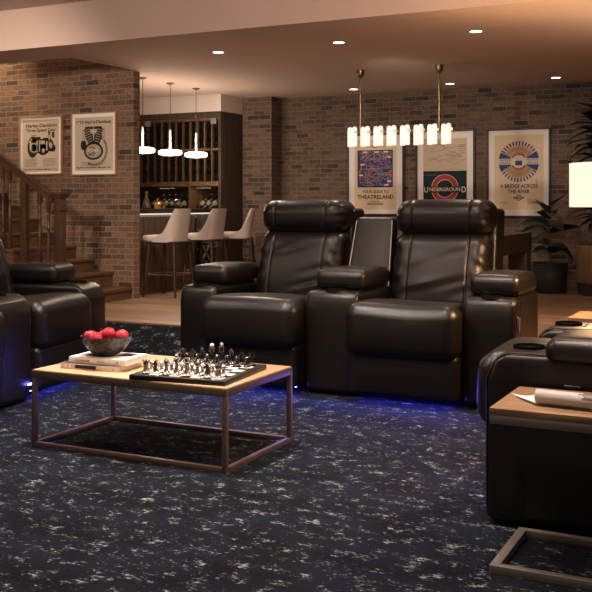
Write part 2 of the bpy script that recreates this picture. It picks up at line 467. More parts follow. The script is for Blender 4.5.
b = B(); b.box(-9, -5.37, 6.42, 6.52, 2.75, 3.7); b.box(-5.37, -5.27, 6.42, 7.5, 2.75, 3.7)
struct('wall_stairwell', b, PAINT)
struct('wall_stair', B().box(-9, -5.372, 7.41, 7.5, PZ, 3.7), BRICK2)
struct('wall_back', B().box(-5.63, 2.6, 10.14, 10.3, PZ, CZ), BRICK)
struct('wall_pilaster', B().box(-5.605, -5.22, 9.88, 10.14, PZ, CZ), BRICK)
struct('wall_left', B().box(-9.1, -9, -3.5, 7.5, 0, 3.7), PAINT)
struct('wall_bar', B().box(-9, -5.63, 10.14, 10.3, PZ, CZ), BRICK)
struct('wall_right', B().box(2.6, 2.7, -3.5, 10.3, 0, 2.8), PAINT)
struct('wall_bulkhead', B().box(-8.2, -5.61, 9.39, 10.14, 2.203, CZ), WHITEPAINT)
struct('baseboard_back', B().box(-5.2, 2.6, 10.125, 10.14, PZ, PZ + .045, .003), STAIRW)

# ------------------------------------------------------------------ camera
cam = bpy.data.cameras.new('camera'); co = bpy.data.objects.new('camera', cam); COL.objects.link(co)
co.location = (0, 0, 1.15); co.rotation_euler = (PI / 2, 0, .4607)
cam.sensor_width = 36; cam.lens = 963 / 592 * 36; cam.shift_y = -(296 - 203.9) / 592
cam.clip_start = .05; SC.camera = co

# ------------------------------------------------------------------ recliners
def gauss(x, s): return math.exp(-(x / s) ** 2)
def make_arm(t, x0, x1, right, name='arm', holder=True, pad_y=.125, hy=.06):
    w = x1 - x0; cx = (x0 + x1) / 2
    def fn(x, y, z):
        return (x, y - .012 * (1 - ((x - cx) / (w / 2)) ** 2) * (1 if y < .2 else 0) + (.9 if pad_y > .15 else .35) * max(0, z - .53) ** 2 / .1 * max(0, 1 - y / .2), z)
    a = obj(name, B().rbox((cx, .3025, .316), (w / 2, .3025, .304), .035, n=(8, 10, 8), fn=fn, bulge=(0, 0, .004)), LEATHER, t)
    for xs in (x0 + .012, x1 - .012):
        s = B().tube([(xs, .004, .06), (xs, .004, .52), (xs, (.03 if pad_y > .15 else .012), .58), (xs, (.055 if pad_y > .15 else .03), .606), (xs, .09, .6195), (xs, .59, .6185)], .0028, 6)
        obj('piping', s, LEATHER, a)
    if holder:
        c = B()
        c.lathe([(.0585, .0), (.0605, .0), (.0605, .003), (.0585, .003), (.0585, 0)], 28, (cx, pad_y * .58 + .002, .621))
        obj('cup_holder', c, CHROME if False else DARKBRASS, a)
        d = B().lathe([(.0, .0), (.0575, .0), (.0575, .010), (.055, .012), (.052, .010), (.050, .003), (0, .003)], 28, (cx, pad_y * .58 + .002, .6215)); obj('cup_well', d, PLINTH, a)
        for q in range(4): obj('control_button', B().cyl((cx - .05 + q * .033, pad_y - .012, .618), (cx - .05 + q * .033, pad_y - .012, .626), .0055, n=10), CHROME, a)
    if right is not None:
        xs = x1 if right > 0 else x0
        h = B().rbox((xs + right * .005, hy, .482), (.007, .026, .042), .004, n=(2, 4, 6), fn=lambda x, y, z: (x, hy + (y - hy) * (.55 + .55 * (z - .44) / .07), z))
        obj('release_handle', h, CHROME if hy < .2 else BLACKGLOSS, a)
        sm = B().box(xs - .002 if right > 0 else xs - .0015, xs + .0015 if right > 0 else xs + .002, .13, .133, .06, .6); obj('side_seam', sm, BLACKWOOD, a)
    return a
def make_pad(t, x0, x1, pad_y=.125, y1=.6, hz=.06, cz=.682):
    cx = (x0 + x1) / 2; hw = (x1 - x0) / 2
    p = obj('arm_pad', B().rbox((cx, (pad_y + y1) / 2, cz), (hw, (y1 - pad_y) / 2, hz), .042, n=(8, 10, 3), bulge=(.006, .01, .012)), LEATHER, t)
    for xs in (x0 + .016, x1 - .016):
        s = B().tube([(xs, pad_y + .004, cz - .017), (xs, pad_y + .008, cz + hz * .45), (xs, pad_y + .035, cz + hz - .007), (xs, y1 - .06, cz + hz - .005)], .0025, 6)
        obj('piping', s, LEATHER, p)
def make_seat(t, cx, w, seed, led=0., pr=0.):
    rnd = random.Random(seed); h = w / 2 - .002
    def cush(x, y, z):
        if z > .45: z -= max(0, y - .05) * .09
        y += pr * max(0, min(1, .6 - y / .3)); f = max(0, min(1, -y / .08 + .3)); x = cx + (x - cx) * (1 + .055 * f)
        z += .004 * math.sin((x - cx) * 9 + seed) * (1 if z > .5 else 0)
        return (x, y, z)
    c = obj('seat_cushion', B().rbox((cx, .165, .4225), (h, .345, .152), .075, n=(14, 12, 3), k=7, fn=cush, bulge=(.0, .02, .014)), LEATHER, t)
    obj('led_strip', B().box(cx - h * .9 - led, cx + h * .9, -.045 + pr * .7, -.03 + pr * .7, .037, .044), E_LED, t)
    obj('footrest_panel', B().rbox((cx, .12, .175), (h - .002, .245, .13), .035, n=(12, 6, 8), bulge=(0, .012, 0), fn=lambda x, y, z: (cx + (x - cx) * (1.03 if y < -.02 else 1.), y + pr * .7 * max(0, min(1, .6 - y / .3)), z)), LEATHER, t)
    wr = [(rnd.uniform(-.2, .2), rnd.uniform(.3, .62), rnd.uniform(.02, .05), rnd.choice((-1, 1))) for _ in range(7)]
    def back(x, y, z):
        u = (x - cx) / h
        if y < .56:
            y += .008 * (gauss(u - .60, .022) + gauss(u + .60, .022))
            # gathered wrinkles at the sides, soft creases in the middle
            e = max(0, abs(u) - .62) / .38
            y += .008 * e * (math.sin((z + .06 * u) * 62 + 6 * u * u + seed) + .6 * math.sin(z * 37 + 9 * u + seed)) * min(1, e * 2)
            for (ax, az, aw, sg) in wr:
                y += sg * .007 * gauss(x - cx - ax, .12) * gauss(z - az - .3 - .25 * (x - cx - ax), aw)
        y += (z - .5) * .27
        k = 1 - .05 * max(0, (z - .75))
        return (cx + (x - cx) * k, y, z)
    bk = obj('backrest', B().rbox((cx, .585, .72), (h - .004, .115, .255), .085, n=(90, 3, 44), fn=back, bulge=(0, .03, 0)), LEATHER, t)
    def head(x, y, z):
        u = (x - cx) / h
        if y < .72:
            y += .006 * (gauss(u - .60, .022) + gauss(u + .60, .022))
            e = max(0, abs(u) - .8) / .2
            y += .007 * e * math.sin(z * 130 + seed)
        if z > 1.1: z -= .005 * (gauss(u - .60, .022) + gauss(u + .60, .022))
        return (x, y, z)
    obj('headrest', B().rbox((cx, .745, 1.062), (h - .004, .155, .112), .088, n=(90, 6, 4), k=8, fn=head, bulge=(0, .015, .006)), LEATHER, t)
    obj('back_shell', B().rbox((cx, .80, .72 if seed in (1, 4) else .59), (h + .004, .10, .40 if seed in (1, 4) else .53), .03, n=(6, 3, 8), fn=lambda x, y, z: (x, y + (z - .5) * .14 - .0, z)), LEATHER, t)
def base(t, x0, x1):
    obj('plinth', B().box(x0 + .05, x1 - .05, .09, .58, 0, .06), PLINTH, t)
def make_sofa(label, loc, rz, seed, pr=0., pad_y=.125):
    t = thing('recliner_sofa', label, 'sofa', loc, rz, 'black leather home cinema seating')
    base(t, -1.097, 1.097)
    make_arm(t, -1.097, -.835, -1, pad_y=pad_y); make_arm(t, .797, 1.097, 1, pad_y=pad_y)
    make_arm(t, -.19, .152, None, 'console', pad_y=pad_y)
    make_pad(t, -1.09, -.82, pad_y); make_pad(t, .80, 1.09, pad_y); make_pad(t, -.18, .148, pad_y)
    make_seat(t, -.513, .64, seed, pr=pr); make_seat(t, .477, .64, seed + 3, pr=pr)
    if seed == 5: obj('side_light_bar', B().box(.085, .15, -.022, -.012, .094, .102), E_LED, t)['label'] = 'small blue light bar low on the console front'
    def fn(x, y, z):
        k = 1 - .16 * (z - .6) / .46
        return (x * k, y + (z - .6) * .3, z)
    p = obj('console_back', B().rbox((0, .60, .80), (.152, .06, .26), .02, n=(6, 2, 8), fn=fn, bulge=(0, .012, 0)), LEATHER, t)
    for sg in (-1, 1):
        s = B().tube([(sg * .148 * (1 - .16 * (z - .6) / .46), .538 + (z - .6) * .3, z) for z in (.62, .7, .8, .9, 1.0, 1.04)], .004, 6)
        obj('light_piping', s, plain('pale_piping', (.42, .37, .33), .4), p)['label'] = 'pale piping along the console edge'
    return t
make_sofa('black leather two-seat recliner sofa facing us, wide centre console between its headrests', (-2.373, 5.28, 0), 0, 1)
make_sofa('black leather recliner sofa cut by the left frame edge, beside the staircase', (-3.885, 4.236, 0), R(100.5), 5, pr=.12, pad_y=.22)
t = thing('recliner_chair', 'black leather recliner seen from its side behind the wooden side table with the rolled magazine', 'armchair', (-.93, 3.92, 0), -PI / 2, 'black leather home cinema seating')
base(t, -.52, .52)
make_arm(t, -.52, -.24, -1, pad_y=.215, hy=.31); make_arm(t, .24, .52, 1, pad_y=.215, hy=.31)
make_pad(t, -.512, -.245, .25, .6, .045, .640); make_pad(t, .245, .532, .215, .6, .046, .636)
make_seat(t, 0, .49, 9, pr=.07)

# ------------------------------------------------------------------ coffee table and what lies on it
TX0, TX1, TY0, TY1, TZ = -3.160, -2.089, 3.540, 4.172, .3634
t = thing('coffee_table', 'low oak coffee table with a thin bronze box frame on the dark carpet', 'table', ((TX0 + TX1) / 2, (TY0 + TY1) / 2, 0))
hx, hy = (TX1 - TX0) / 2, (TY1 - TY0) / 2; w = .022
obj('tabletop', B().box(-hx + .004, hx - .004, -hy + .004, hy - .004, TZ - .012, TZ, .001), OAK, t)
fr = B()
for s in (-1, 1):
    fr.box(-hx, hx, s * (hy - w / 2) - w / 2, s * (hy - w / 2) + w / 2, TZ - .038, TZ - .004, .0015)
    fr.box(s * (hx - w / 2) - w / 2, s * (hx - w / 2) + w / 2, -hy + w, hy - w, TZ - .038, TZ - .004, .0015)
obj('top_frame', fr, BRONZE, t)
for sx in (-1, 1):
    for sy in (-1, 1):
        x, y = sx * (hx - w / 2), sy * (hy - w / 2)
        obj('leg', B().box(x - w / 2, x + w / 2, y - w / 2, y + w / 2, .0, TZ - .037, .0015), BRONZE, t)
for s in (-1, 1):
    obj('base_rail', B().box(-hx + w, hx - w, s * (hy - w / 2) - w / 2, s * (hy - w / 2) + w / 2, 0, w, .0015), BRONZE, t)
    obj('base_rail', B().box(s * (hx - w / 2) - w / 2, s * (hx - w / 2) + w / 2, -hy + w, hy - w, 0, w, .0015), BRONZE, t)

def book(name, label, loc, rz, wx, wy, h, cover, marks):
    t = thing(name, label, 'book', loc, rz, 'stacked books on the coffee table')
    b = B(); b.box(0, wx, 0, wy, 0, .003, .0008); b.box(0, wx, 0, wy, h - .003, h, .0008); b.box(0, wx, 0, .003, .0, h, .0008)
    c = obj('cover', b, cover, t)
    obj('pages', B().box(.003, wx - .004, .003, wy - .004, .003, h - .003), PAGES, t)
    marks(t)
    return t
def low_marks(t):
    obj('spine_label', B().box(.082, .20, -.0006, .001, .005, .022), INK, t)
    text(t, '6', .295, .013, .006, .009, INK, y=-.0007)
    obj('spine_bar', B().box(.025, .031, -.0006, .001, .006, .020).box(.05, .056, -.0006, .001, .006, .020), COVERW, t)
    obj('cover_edge', B().box(.003, .3225, .003, .2125, .0265, .0273), INK, t)
def up_marks(t):
    b = B(); x = .034; rr = random.Random(4)
    while x < .118:
        ww = rr.uniform(.003, .006); b.box(x, x + ww, -.0006, .001, .010, .019); x += ww + .002
    obj('spine_print', b, plain('spine_red', (.45, .12, .10), .6), t)
    obj('spine_subtitle', B().box(.16, .20, -.0006, .001, .012, .0155), INKG, t)
    obj('publisher_mark', B().cyl((.27, -.0006, .014), (.27, .001, .014), .005, n=12), plain('spine_red', (0, 0, 0)), t)
    obj('cover_photo', B().box(.05, .14, .05, .18, .0298, .0304).box(.20, .28, .10, .190, .0298, .0304), INK, t)
book('book', 'tan-spined hardback book lying on the table beneath another book', (-3.06, 3.630, TZ), R(4), .325, .215, .027, COVERT, low_marks)
book('book', 'white hardback book on top, carrying the bowl of red apples', (-3.022, 3.644, TZ + .0273), R(4.5), .315, .205, .030, COVERW, up_marks)
BZ = TZ + .0273 + .0304
BX, BY = -2.882, 3.752
t = thing('fruit_bowl', 'dark hammered metal bowl of red apples standing on the books', 'bowl', (BX, BY, BZ))
prof = [(0, .0), (.048, .0), (.052, .004), (.078, .02), (.10, .045), (.115, .07), (.121, .092), (.1235, .0955), (.119, .094), (.111, .07), (.095, .045), (.074, .024), (.045, .012), (0, .010)]
obj('bowl_body', B().lathe(prof, 48), BOWLM, t)
AP = [(-.070, -.030, .083, 'red apple at the left rim of the dark bowl'), (-.030, -.072, .083, 'red apple at the front of the bowl, left of the middle'),
      (.012, .018, .098, 'red apple standing highest in the middle of the bowl'), (.062, -.022, .083, 'red apple with a dark stem pit at the right side of the bowl'), (.052, .058, .080, 'red apple at the back of the bowl, half hidden behind the others'), (.018, -.050, .078, 'red apple low at the front of the bowl, under the highest one')]
AP = [(-.070, -.035, .088, AP[0][3]), (-.010, -.073, .086, AP[1][3]), (.010, .004, .100, AP[2][3]), (.077, .019, .092, AP[3][3]), (-.046, .047, .086, AP[4][3])]
for i, (x, y, z, lab) in enumerate(AP):
    r = .033
    a = thing('apple', lab, 'apple', (BX + x, BY + y, BZ + z), random.uniform(0, 6), 'apples in the bowl')
    a.rotation_euler = ((0, 0), (.3, .2), (.2, -.3), (.5, .5), (-.4, .3))[i] + (random.uniform(0, 6),)
    ap = [(0, -.032), (.010, -.034), (.022, -.030), (.033, -.014), (.037, .004), (.034, .020), (.022, .031), (.010, .031), (.004, .026), (0, .021)]
    obj('flesh', B().lathe([(q * r / .037, zz * r / .037) for q, zz in ap], 28), APPLE, a)
    obj('stem', B().tube([(0, 0, .020), (.001, 0, .030), (.004, 0, .042)], .0014, 6), STEMM, a)

# chess
CBX, CBY, CBR = -2.377, 3.790, R(5.6)
S = .472
t = thing('chess_board', 'black framed chess board set with pieces on the coffee table', 'chessboard', (CBX, CBY, TZ), CBR)
obj('board_frame', B().box(-S / 2, S / 2, -S / 2, S / 2, 0, .0215, .002), BLACKWOOD, t)
q = .0515; b = B(); d = B()
for i in range(8):
    for j in range(8):
        (b if (i + j) % 2 else d).box((i - 4) * q + .0002, (i - 3) * q - .0002, (j - 4) * q + .0002, (j - 3) * q - .0002, .0213, .0225)
obj('light_squares', b, plain('square_white', (.80, .76, .72), .25), t); obj('dark_squares', d, plain('square_black', (.02, .017, .016), .25), t)
SILVER = plain('piece_silver', (.62, .56, .50), .2, metal=.95)
EBONY = plain('piece_black', (.012, .011, .011), .16, coat=.5)
PALE = plain('piece_finial', (.82, .78, .74), .2)
def piece(kind):
    f = {'pawn': [(0, 0), (.0145, 0), (.015, .004), (.011, .008), (.0075, .014), (.0055, .026), (.0095, .029), (.006, .031), (.0095, .037), (.0095, .042), (.006, .046), (0, .048)],
         'rook': [(0, 0), (.017, 0), (.0175, .005), (.013, .009), (.0105, .02), (.0095, .036), (.0135, .040), (.014, .052), (.010, .052), (.010, .047), (0, .047)],
         'bishop': [(0, 0), (.0165, 0), (.017, .005), (.012, .009), (.0075, .02), (.006, .038), (.012, .041), (.007, .044), (.0105, .052), (.009, .060), (.004, .065), (.0035, .068), (0, .070)],
         'queen': [(0, 0), (.0175, 0), (.018, .005), (.013, .010), (.008, .024), (.0065, .048), (.013, .052), (.008, .055), (.013, .070), (.009, .072), (0, .070)],
         'king': [(0, 0), (.018, 0), (.0185, .005), (.0135, .010), (.009, .024), (.0075, .052), (.0135, .056), (.009, .059), (.0125, .074), (.007, .077), (0, .078)],
         'knight': [(0, 0), (.0165, 0), (.017, .005), (.013, .009), (.011, .014), (0, .015)]}
    b = B().lathe(f[kind], 18)
    if kind == 'knight':
        pr = [(-.009, .013), (.010, .013), (.0085, .03), (.011, .044), (.005, .054), (.001, .060), (-.002, .054), (-.016, .043), (-.018, .037), (-.012, .035), (-.005, .038), (-.010, .026)]
        b.prism([(x, -.0055, z) for x, z in pr], (0, .011, 0))
    if kind == 'rook':
        for k in range(4):
            a = k * PI / 2 + .4; b.box(-.0, .0035, -.003, .003, .052, .056) if False else b.cyl((.0115 * math.cos(a), .0115 * math.sin(a), .051), (.0115 * math.cos(a), .0115 * math.sin(a), .057), .0032, n=8)
    return b
def finial(kind):
    if kind == 'king': return B().box(-.0025, .0025, -.0018, .0018, .076, .094).box(-.0075, .0075, -.0018, .0018, .083, .0885)
    return B().lathe([(0, .069), (.005, .071), (.0085, .077), (.0085, .081), (.005, .086), (0, .088)], 14)
back = ['rook', 'knight', 'bishop', 'queen', 'king', 'bishop', 'knight', 'rook']
protos = {}
names = {'rook': 'rook', 'knight': 'knight', 'bishop': 'bishop', 'queen': 'queen', 'king': 'king', 'pawn': 'pawn'}
for side, mat, cn in ((0, SILVER, 'silver'), (1, EBONY, 'black')):
    for row in (0, 1):
        for i in range(8):
            kind = 'pawn' if row else back[i]
            j = (1 if row else 0) if side == 0 else (6 if row else 7)
            x, y = (i - 3.5) * q, (j - 3.5) * q
            X = CBX + x * math.cos(CBR) - y * math.sin(CBR); Y = CBY + x * math.sin(CBR) + y * math.cos(CBR)
            if kind == 'pawn': lab = f'{cn} chess pawn, {ORD[i]} from the left in the {cn} pawn row'
            elif kind in ('king', 'queen'): lab = f'{cn} chess {kind} in the middle of the {"front" if side == 0 else "back"} row of the board'
            else: lab = f'{cn} chess {kind} {"left" if i < 4 else "right"} of the {cn} king and queen on the board'
            key = (side, kind)
            if key not in protos:
                p = thing('chess_' + kind, lab, 'chess piece'); protos[key] = p
                obj('body', piece(kind), mat, p)
                if kind in ('king', 'queen'):
                    fo = obj('finial', finial(kind), mat if side == 0 else PALE, p)
                    if side: fo['label'] = 'white finial'
            else: p = copy_tree(protos[key])
            p.location = (X, Y, TZ + .0227); p.scale = (1.15, 1.15, 1.08); p['label'] = lab; p['group'] = f'{cn} chess pieces'
            p.rotation_euler = (0, 0, CBR + (0 if side == 0 else PI) + (random.uniform(-.3, .3) if kind == 'knight' else 0))

# ------------------------------------------------------------------ side table with rolled magazine
t = thing('side_table', 'walnut-topped side table on a grey metal frame beside the recliner', 'table', (-.795, 2.955, 0))
obj('tabletop', B().box(0, .52, .0, .395, .493, .515, .0015), WALNUT, t)
obj('apron', B().box(.001, .519, .001, .394, .466, .493, .001), STEEL, t)
for y in (0, .367): obj('base_rail', B().box(0, .52, y, y + .028, 0, .026, .0015), STEEL, t)
obj('base_rail', B().box(0, .03, .028, .367, 0, .026, .0015), STEEL, t)
for y in (0, .367): obj('upright', B().box(.49, .52, y, y + .028, .026, .466, .0015), STEEL, t)
b = B(); N = 46; rr = .026
def spiral(k):
    a = k / N * 4.2 * PI; r = rr - .0018 * k / N * 6
    return (-math.sin(a) * r * -1, -math.cos(a) * r + rr)
bm2 = bmesh.new(); rows = []
for k in range(N + 1):
    y, z = spiral(k); rows.append([bm2.verts.new((x, y, z)) for x in (0, .2, .27, .36)])
mgf = []
for k in range(N):
    for c in range(3):
        f = bm2.faces.new((rows[k][c], rows[k + 1][c], rows[k + 1][c + 1], rows[k][c + 1]))
t = thing('rolled_magazine', 'white rolled-up magazine lying on the walnut side table', 'magazine', (-.672, 3.065, .5165), R(-6))
bb = B(); bb.bm.free(); bb.bm = bm2
bmesh.ops.solidify(bb.bm, geom=list(bb.bm.faces), thickness=.0012)
obj('cover', bb, plain('magazine_cover', (.84, .78, .74), .35), t, sharp=60)
pb = B()
for k0, k1, x0, x1 in ((10, 15, .135, .36), (6, 10, .15, .19), (5, 8, .235, .36), (0, 5, .30, .36)):
    for k in range(k0, k1):
        y, z = spiral(k); y2, z2 = spiral(k + 1); s = 1.03
        cz = lambda v: rr + (v - rr) * s
        pb.prism([(x0 + .01 * ((k * 7) % 3), y * s, cz(z)), (x1, y * s, cz(z)), (x1, y2 * s, cz(z2)), (x0 + .01 * ((k * 5) % 3), y2 * s, cz(z2))], (0, (y + y2) * .008, (z + z2 - 2 * rr) * .008))
obj('cover_picture', pb, plain('magazine_print', (.13, .085, .07), .4), t)
pb = B()
for sheet in range(2):
    tip = Vector((-.125 + .02 * sheet, .115 - .03 * sheet, .002 + .004 * sheet)); n = 8; prev = None
    for k in range(n + 1):
        f = k / n
        a = Vector((.004, -.020, .006 + .002 * sheet)); c = Vector((.004, .006, .030 - .008 * sheet))
        p0 = tip.lerp(a, f); p1 = tip.lerp(c, f); p0.z = tip.z + (a.z - tip.z) * f ** 2; p1.z = tip.z + .002 + (c.z - tip.z) * f ** 2.2
        if prev: pb.prism([prev[0], p0, p1, prev[1]] if (prev[0] - prev[1]).length > 1e-6 else [prev[0], p0, p1], (0, 0, .0007))
        prev = (p0, p1 + Vector((0, 0, 1e-5)) if k else p0.copy())
obj('loose_page', pb, PAGES, t)

# ------------------------------------------------------------------ lamp table and lamp
t = thing('lamp_table', 'small wooden side table glowing in the lamp light beyond the recliner', 'table', (-.975, 5.19, 0))
obj('tabletop', B().box(0, .50, 0, .36, .527, .55, .0015), WALNUT, t)
obj('apron', B().box(.002, .498, .002, .358, .50, .527, .001), STEEL, t)
for x in (0, .472):
    for y in (0, .332): obj('leg', B().box(x, x + .028, y, y + .028, 0, .50, .0015), STEEL, t)
t = thing('table_lamp', 'lit table lamp with a cream drum shade at the right edge of the photo', 'lamp', (-.75, 5.37, .55))
obj('lamp_base', B().lathe([(0, 0), (.09, 0), (.09, .012), (.05, .03), (.075, .12), (.085, .22), (.06, .32), (.022, .38), (.014, .42), (.014, .60), (0, .60)], 28), DARKBRASS, t)
obj('lamp_shade', B().lathe([(.247, .583), (.247, .818), (.243, .818), (.243, .583), (.247, .583)], 48), E_LAMP, t)
obj('bulb', B().lathe([(0, .60), (.014, .61), (.03, .65), (.028, .68), (0, .70)], 16), E_LAMP, t)

# ------------------------------------------------------------------ staircase
t = thing('staircase', 'dark wooden staircase with turned balusters climbing along the brick wall', 'stairs', (-5.40, 0, 0))
rise, run = .1275, .2187; y0s, y1s = 6.55, 7.405
z = PZ
hts = [.108, .25, .368, .488] + [.488 + .128 * k for k in range(1, 11)]
for i, hgt in enumerate(hts):
    x1 = -run * i; x0 = x1 - run
    obj('tread', B().box(x0 - .01, x1 + .018, y0s - .02, y1s, PZ + hgt - .026, PZ + hgt, .006), STAIRW, t)
    obj('riser', B().box(x0, x1, y0s, y1s, PZ, PZ + hgt - .026) if i < 6 else B().box(x0, x1, y0s, y1s, PZ + hgt - .32, PZ + hgt - .026), STAIRW, t)
yb = 6.65
nx = -5.612 + 5.40
nb = B(); nb.box(nx - .037, nx + .037, yb - .037, yb + .037, PZ + .25, 1.205, .003)
n_ = obj('newel_post', nb, STAIRV, t)
obj('newel_cap', B().box(nx - .064, nx + .064, yb - .064, yb + .064, 1.225, 1.252, .005).box(nx - .052, nx + .052, yb - .052, yb + .052, 1.20, 1.226, .004).box(nx - .050, nx + .050, yb - .050, yb + .050, 1.09, 1.105, .003), STAIRV, n_)
obj('newel_panel', B().box(nx + .036, nx + .041, yb - .025, yb + .025, PZ + .34, 1.05, .002).box(nx - .025, nx + .025, yb - .041, yb - .036, PZ + .34, 1.05, .002), STAIRV, n_)
def railz(x): return 1.195 + (-5.70 - (x - 5.40)) * .605      # rail centre height at local x
obj('handrail', B().bar((nx - .05, yb, railz(nx - .05)), (-2.6, yb, railz(-2.6)), .06, .058, .014), STAIRV, t)
def treadz(x):
    i = max(0, int(-x / run)); return PZ + hts[min(i, len(hts) - 1)]
for X in (-5.742, -5.839, -6.188, -6.271, -6.362, -6.452, -6.63, -6.72, -6.81, -6.90, -7.08, -7.17, -7.26):
    x = X + 5.40; zb, zt = treadz(x), railz(x) - .035; h = zt - zb
    b = B(); b.box(x - .017, x + .017, yb - .017, yb + .017, zb, zb + h * .17, .002); b.box(x - .017, x + .017, yb - .017, yb + .017, zt - h * .13, zt, .002)
    pr = [(.018, .17), (.022, .19), (.012, .21), (.014, .25), (.021, .33), (.019, .42), (.011, .55), (.010, .60), (.018, .62), (.010, .64), (.012, .74), (.016, .80), (.011, .83), (.018, .85), (.018, .87)]
    b.lathe([(0, zb + h * .17)] + [(r, zb + h * f) for r, f in pr] + [(0, zb + h * .87)], 14, (x, yb, 0))
    obj('baluster', b, STAIRV, t)
for X in (-6.012, -6.54, -6.99):
    x = X + 5.40
    obj('post', B().box(x - .030, x + .030, yb - .030, yb + .030, treadz(x), railz(x) - .02, .004), STAIRV, t)

# ------------------------------------------------------------------ bar
t = thing('bar_counter', 'dark wooden bar counter with a pale lit edge behind the stools', 'bar', (-5.55, 0, PZ))
yb0, yb1, yr0, yr1 = 7.56, 9.37, 8.745, 9.21
b = B(); b.box(-.50, 0, yb0, yr0, 0, .765); b.box(-.50, 0, yr1, yb1, 0, .765); b.box(-.50, -.30, yr0, yr1, 0, .765); b.box(-.30, 0, yr0, yr1, .0, .10)
for k in range(12):
    yy = yb0 + .03 + k * .1
    b.box(0, .006, yy, yy + .088, .06, .74, .003)
obj('body', b, BARWOOD, t)
obj('counter_top', B().box(-.56, .035, yb0 - .03, yb1, .795, .84, .003), STONE, t)
obj('edge_light', B().box(-.54, .022, yb0 - .015, yb1 - .002, .781, .795), E_BAR, t)['label'] = 'pale lit strip under the counter edge'
rk = B()
rk.box(-.012, .006, yr0, yr0 + .022, .10, .765); rk.box(-.012, .006, yr1 - .022, yr1, .10, .765); rk.box(-.012, .006, yr0, yr1, .60, .62); rk.box(-.012, .006, yr0, yr1, .10, .12)
ym, zm = (yr0 + yr1) / 2, .36
for sg in (-1, 1): rk.bar((-.003, yr0 + .015, zm - sg * .235), (-.003, yr1 - .015, zm + sg * .235), .02, .016, up=(1, 0, 0))
obj('cross_rack', rk, RACKWOOD, t)
# bottles lying in the cross rack
BPROF = [(0, 0), (.036, .0), (.0375, .004), (.0375, .18), (.030, .215), (.0145, .24), (.0135, .29), (.0155, .291), (.0155, .305), (0, .305)]
BM = [0, 0, 0, 0, 0, 0, 2, 2, 2]
def bottle_mesh(label):
    b = B().lathe(BPROF, 18, mis=BM)
    if label: b.lathe([(.0377, .075), (.0384, .076), (.0384, .135), (.0377, .136)], 18, mi=1)
    return b
lying = obj('wine_bottle', bottle_mesh(False), [BOTTLE, LABEL, FOIL]); lying['label'] = 'x'; lying.scale = (1.08, 1.08, 1.1)
def put_bottle(proto, used, loc, rot, label, group):
    o = proto if not used else proto.copy()
    if used: COL.objects.link(o)
    o.location = loc; o.rotation_euler = rot
    return tag(o, label, 'bottle', group)
first = [False]
cross = [(-.15, .29, 'left of the crossing, lower'), (-.15, .40, 'left of the crossing, upper'), (-.055, .255, 'below the crossing, left'), (.055, .255, 'below the crossing, right'), (0, .16, 'lowest under the crossing'), (0, .46, 'above the crossing, in the middle'), (-.105, .53, 'above the crossing, left'), (.105, .53, 'above the crossing, right'), (.15, .29, 'right of the crossing, lower'), (.15, .40, 'right of the crossing, upper')]
for dy, z_, lab in cross:
    put_bottle(lying, first[0], (-5.85 + .01, ym + dy, PZ + z_), (0, PI / 2, 0), f'dark bottle in the bar cross rack, {lab}', 'bottles in the bar cross rack'); first[0] = True

# ------------------------------------------------------------------ wine cabinet
WX0, WX1, WY0, WY1 = -7.55, -5.612, 9.39, 10.13
t = thing('wine_cabinet', 'tall dark wooden wine cabinet with lit timber bottle grid behind the bar', 'cabinet', (0, 0, 0))
b = B(); b.box(WX1 - .035, WX1, WY0, WY1, PZ, 2.20, .002); b.box(WX0, WX0 + .035, WY0, WY1, PZ, 2.20, .002); b.box(WX0 + .035, WX1 - .035, WY0, WY1, 2.13, 2.20); b.box(WX0 + .035, WX1 - .035, 10.08, WY1, PZ, 2.13)
obj('carcass', b, DARKWOOD, t)
obj('grid_back', B().box(WX0 + .04, WX1 - .037, WY0 + .45, WY0 + .47, 1.405, 2.105), BLACKWOOD, t)
ox0, ox1 = WX0 + .04, WX1 - .037
b = B()
for z0_, z1_ in ((1.353, 1.405), (1.762, 1.785), (2.105, 2.13)): b.box(ox0, ox1, WY0 + .02, 9.80, z0_, z1_, .001)
obj('rail', b, RACKWOOD, t)
COLW = .0985; ncol = 18
xs = [ox1 - COLW * k for k in range(ncol + 1)]
b = B()
for x in xs: b.box(x - .006, x + .006, WY0 + .025, WY0 + .06, 1.405, 2.105)
obj('divider', b, RACKWOOD, t)
b = B(); b.box(ox0, ox1, WY0 + .02, 10.08, 1.045, 1.07, .001)
b.box(-6.06, -6.04, WY0 + .03, 10.0, 1.07, 1.353)
obj('display_shelf', b, RACKWOOD, t)
obj('lower_doors', B().box(ox0, ox1, WY0 + .01, WY0 + .03, PZ + .02, 1.045, .002), DARKWOOD, t)
g = obj('glass_door', B().box(-6.86, -5.66, WY0 - .008, WY0, 1.08, 2.125), GLASS, t)
obj('glass_clamp', B().box(-5.735, -5.665, WY0 - .02, WY0 - .008, 2.06, 2.125, .003), CLAMP, g); obj('glass_clamp', B().box(-6.64, -6.57, WY0 - .02, WY0 - .008, 2.06, 2.125, .003), CLAMP, g)
rows = [1.452, 1.570, 1.688, 1.832, 1.940, 2.048]
for c in range(11):
    for k, zz in enumerate(rows):
        xx = xs[c] - COLW / 2
        put_bottle(lying, True, (xx, WY0 + .05, zz), (-PI / 2, 0, 0), f'dark wine bottle in the grid, {ORD[c]} column from the right, {ORD[5 - k]} row down', 'bottles in the wine grid')
tilt = obj('wine_bottle', bottle_mesh(True), [BOTTLE, LABEL, FOIL]); tilt.scale = (.8, .8, .8); used = False
k = 0; xx = -5.80
spots = []
while xx > -6.72:
    if not any(xx - .075 < dv < xx + .14 for dv in (-6.05,)): spots.append(xx)
    xx -= .084
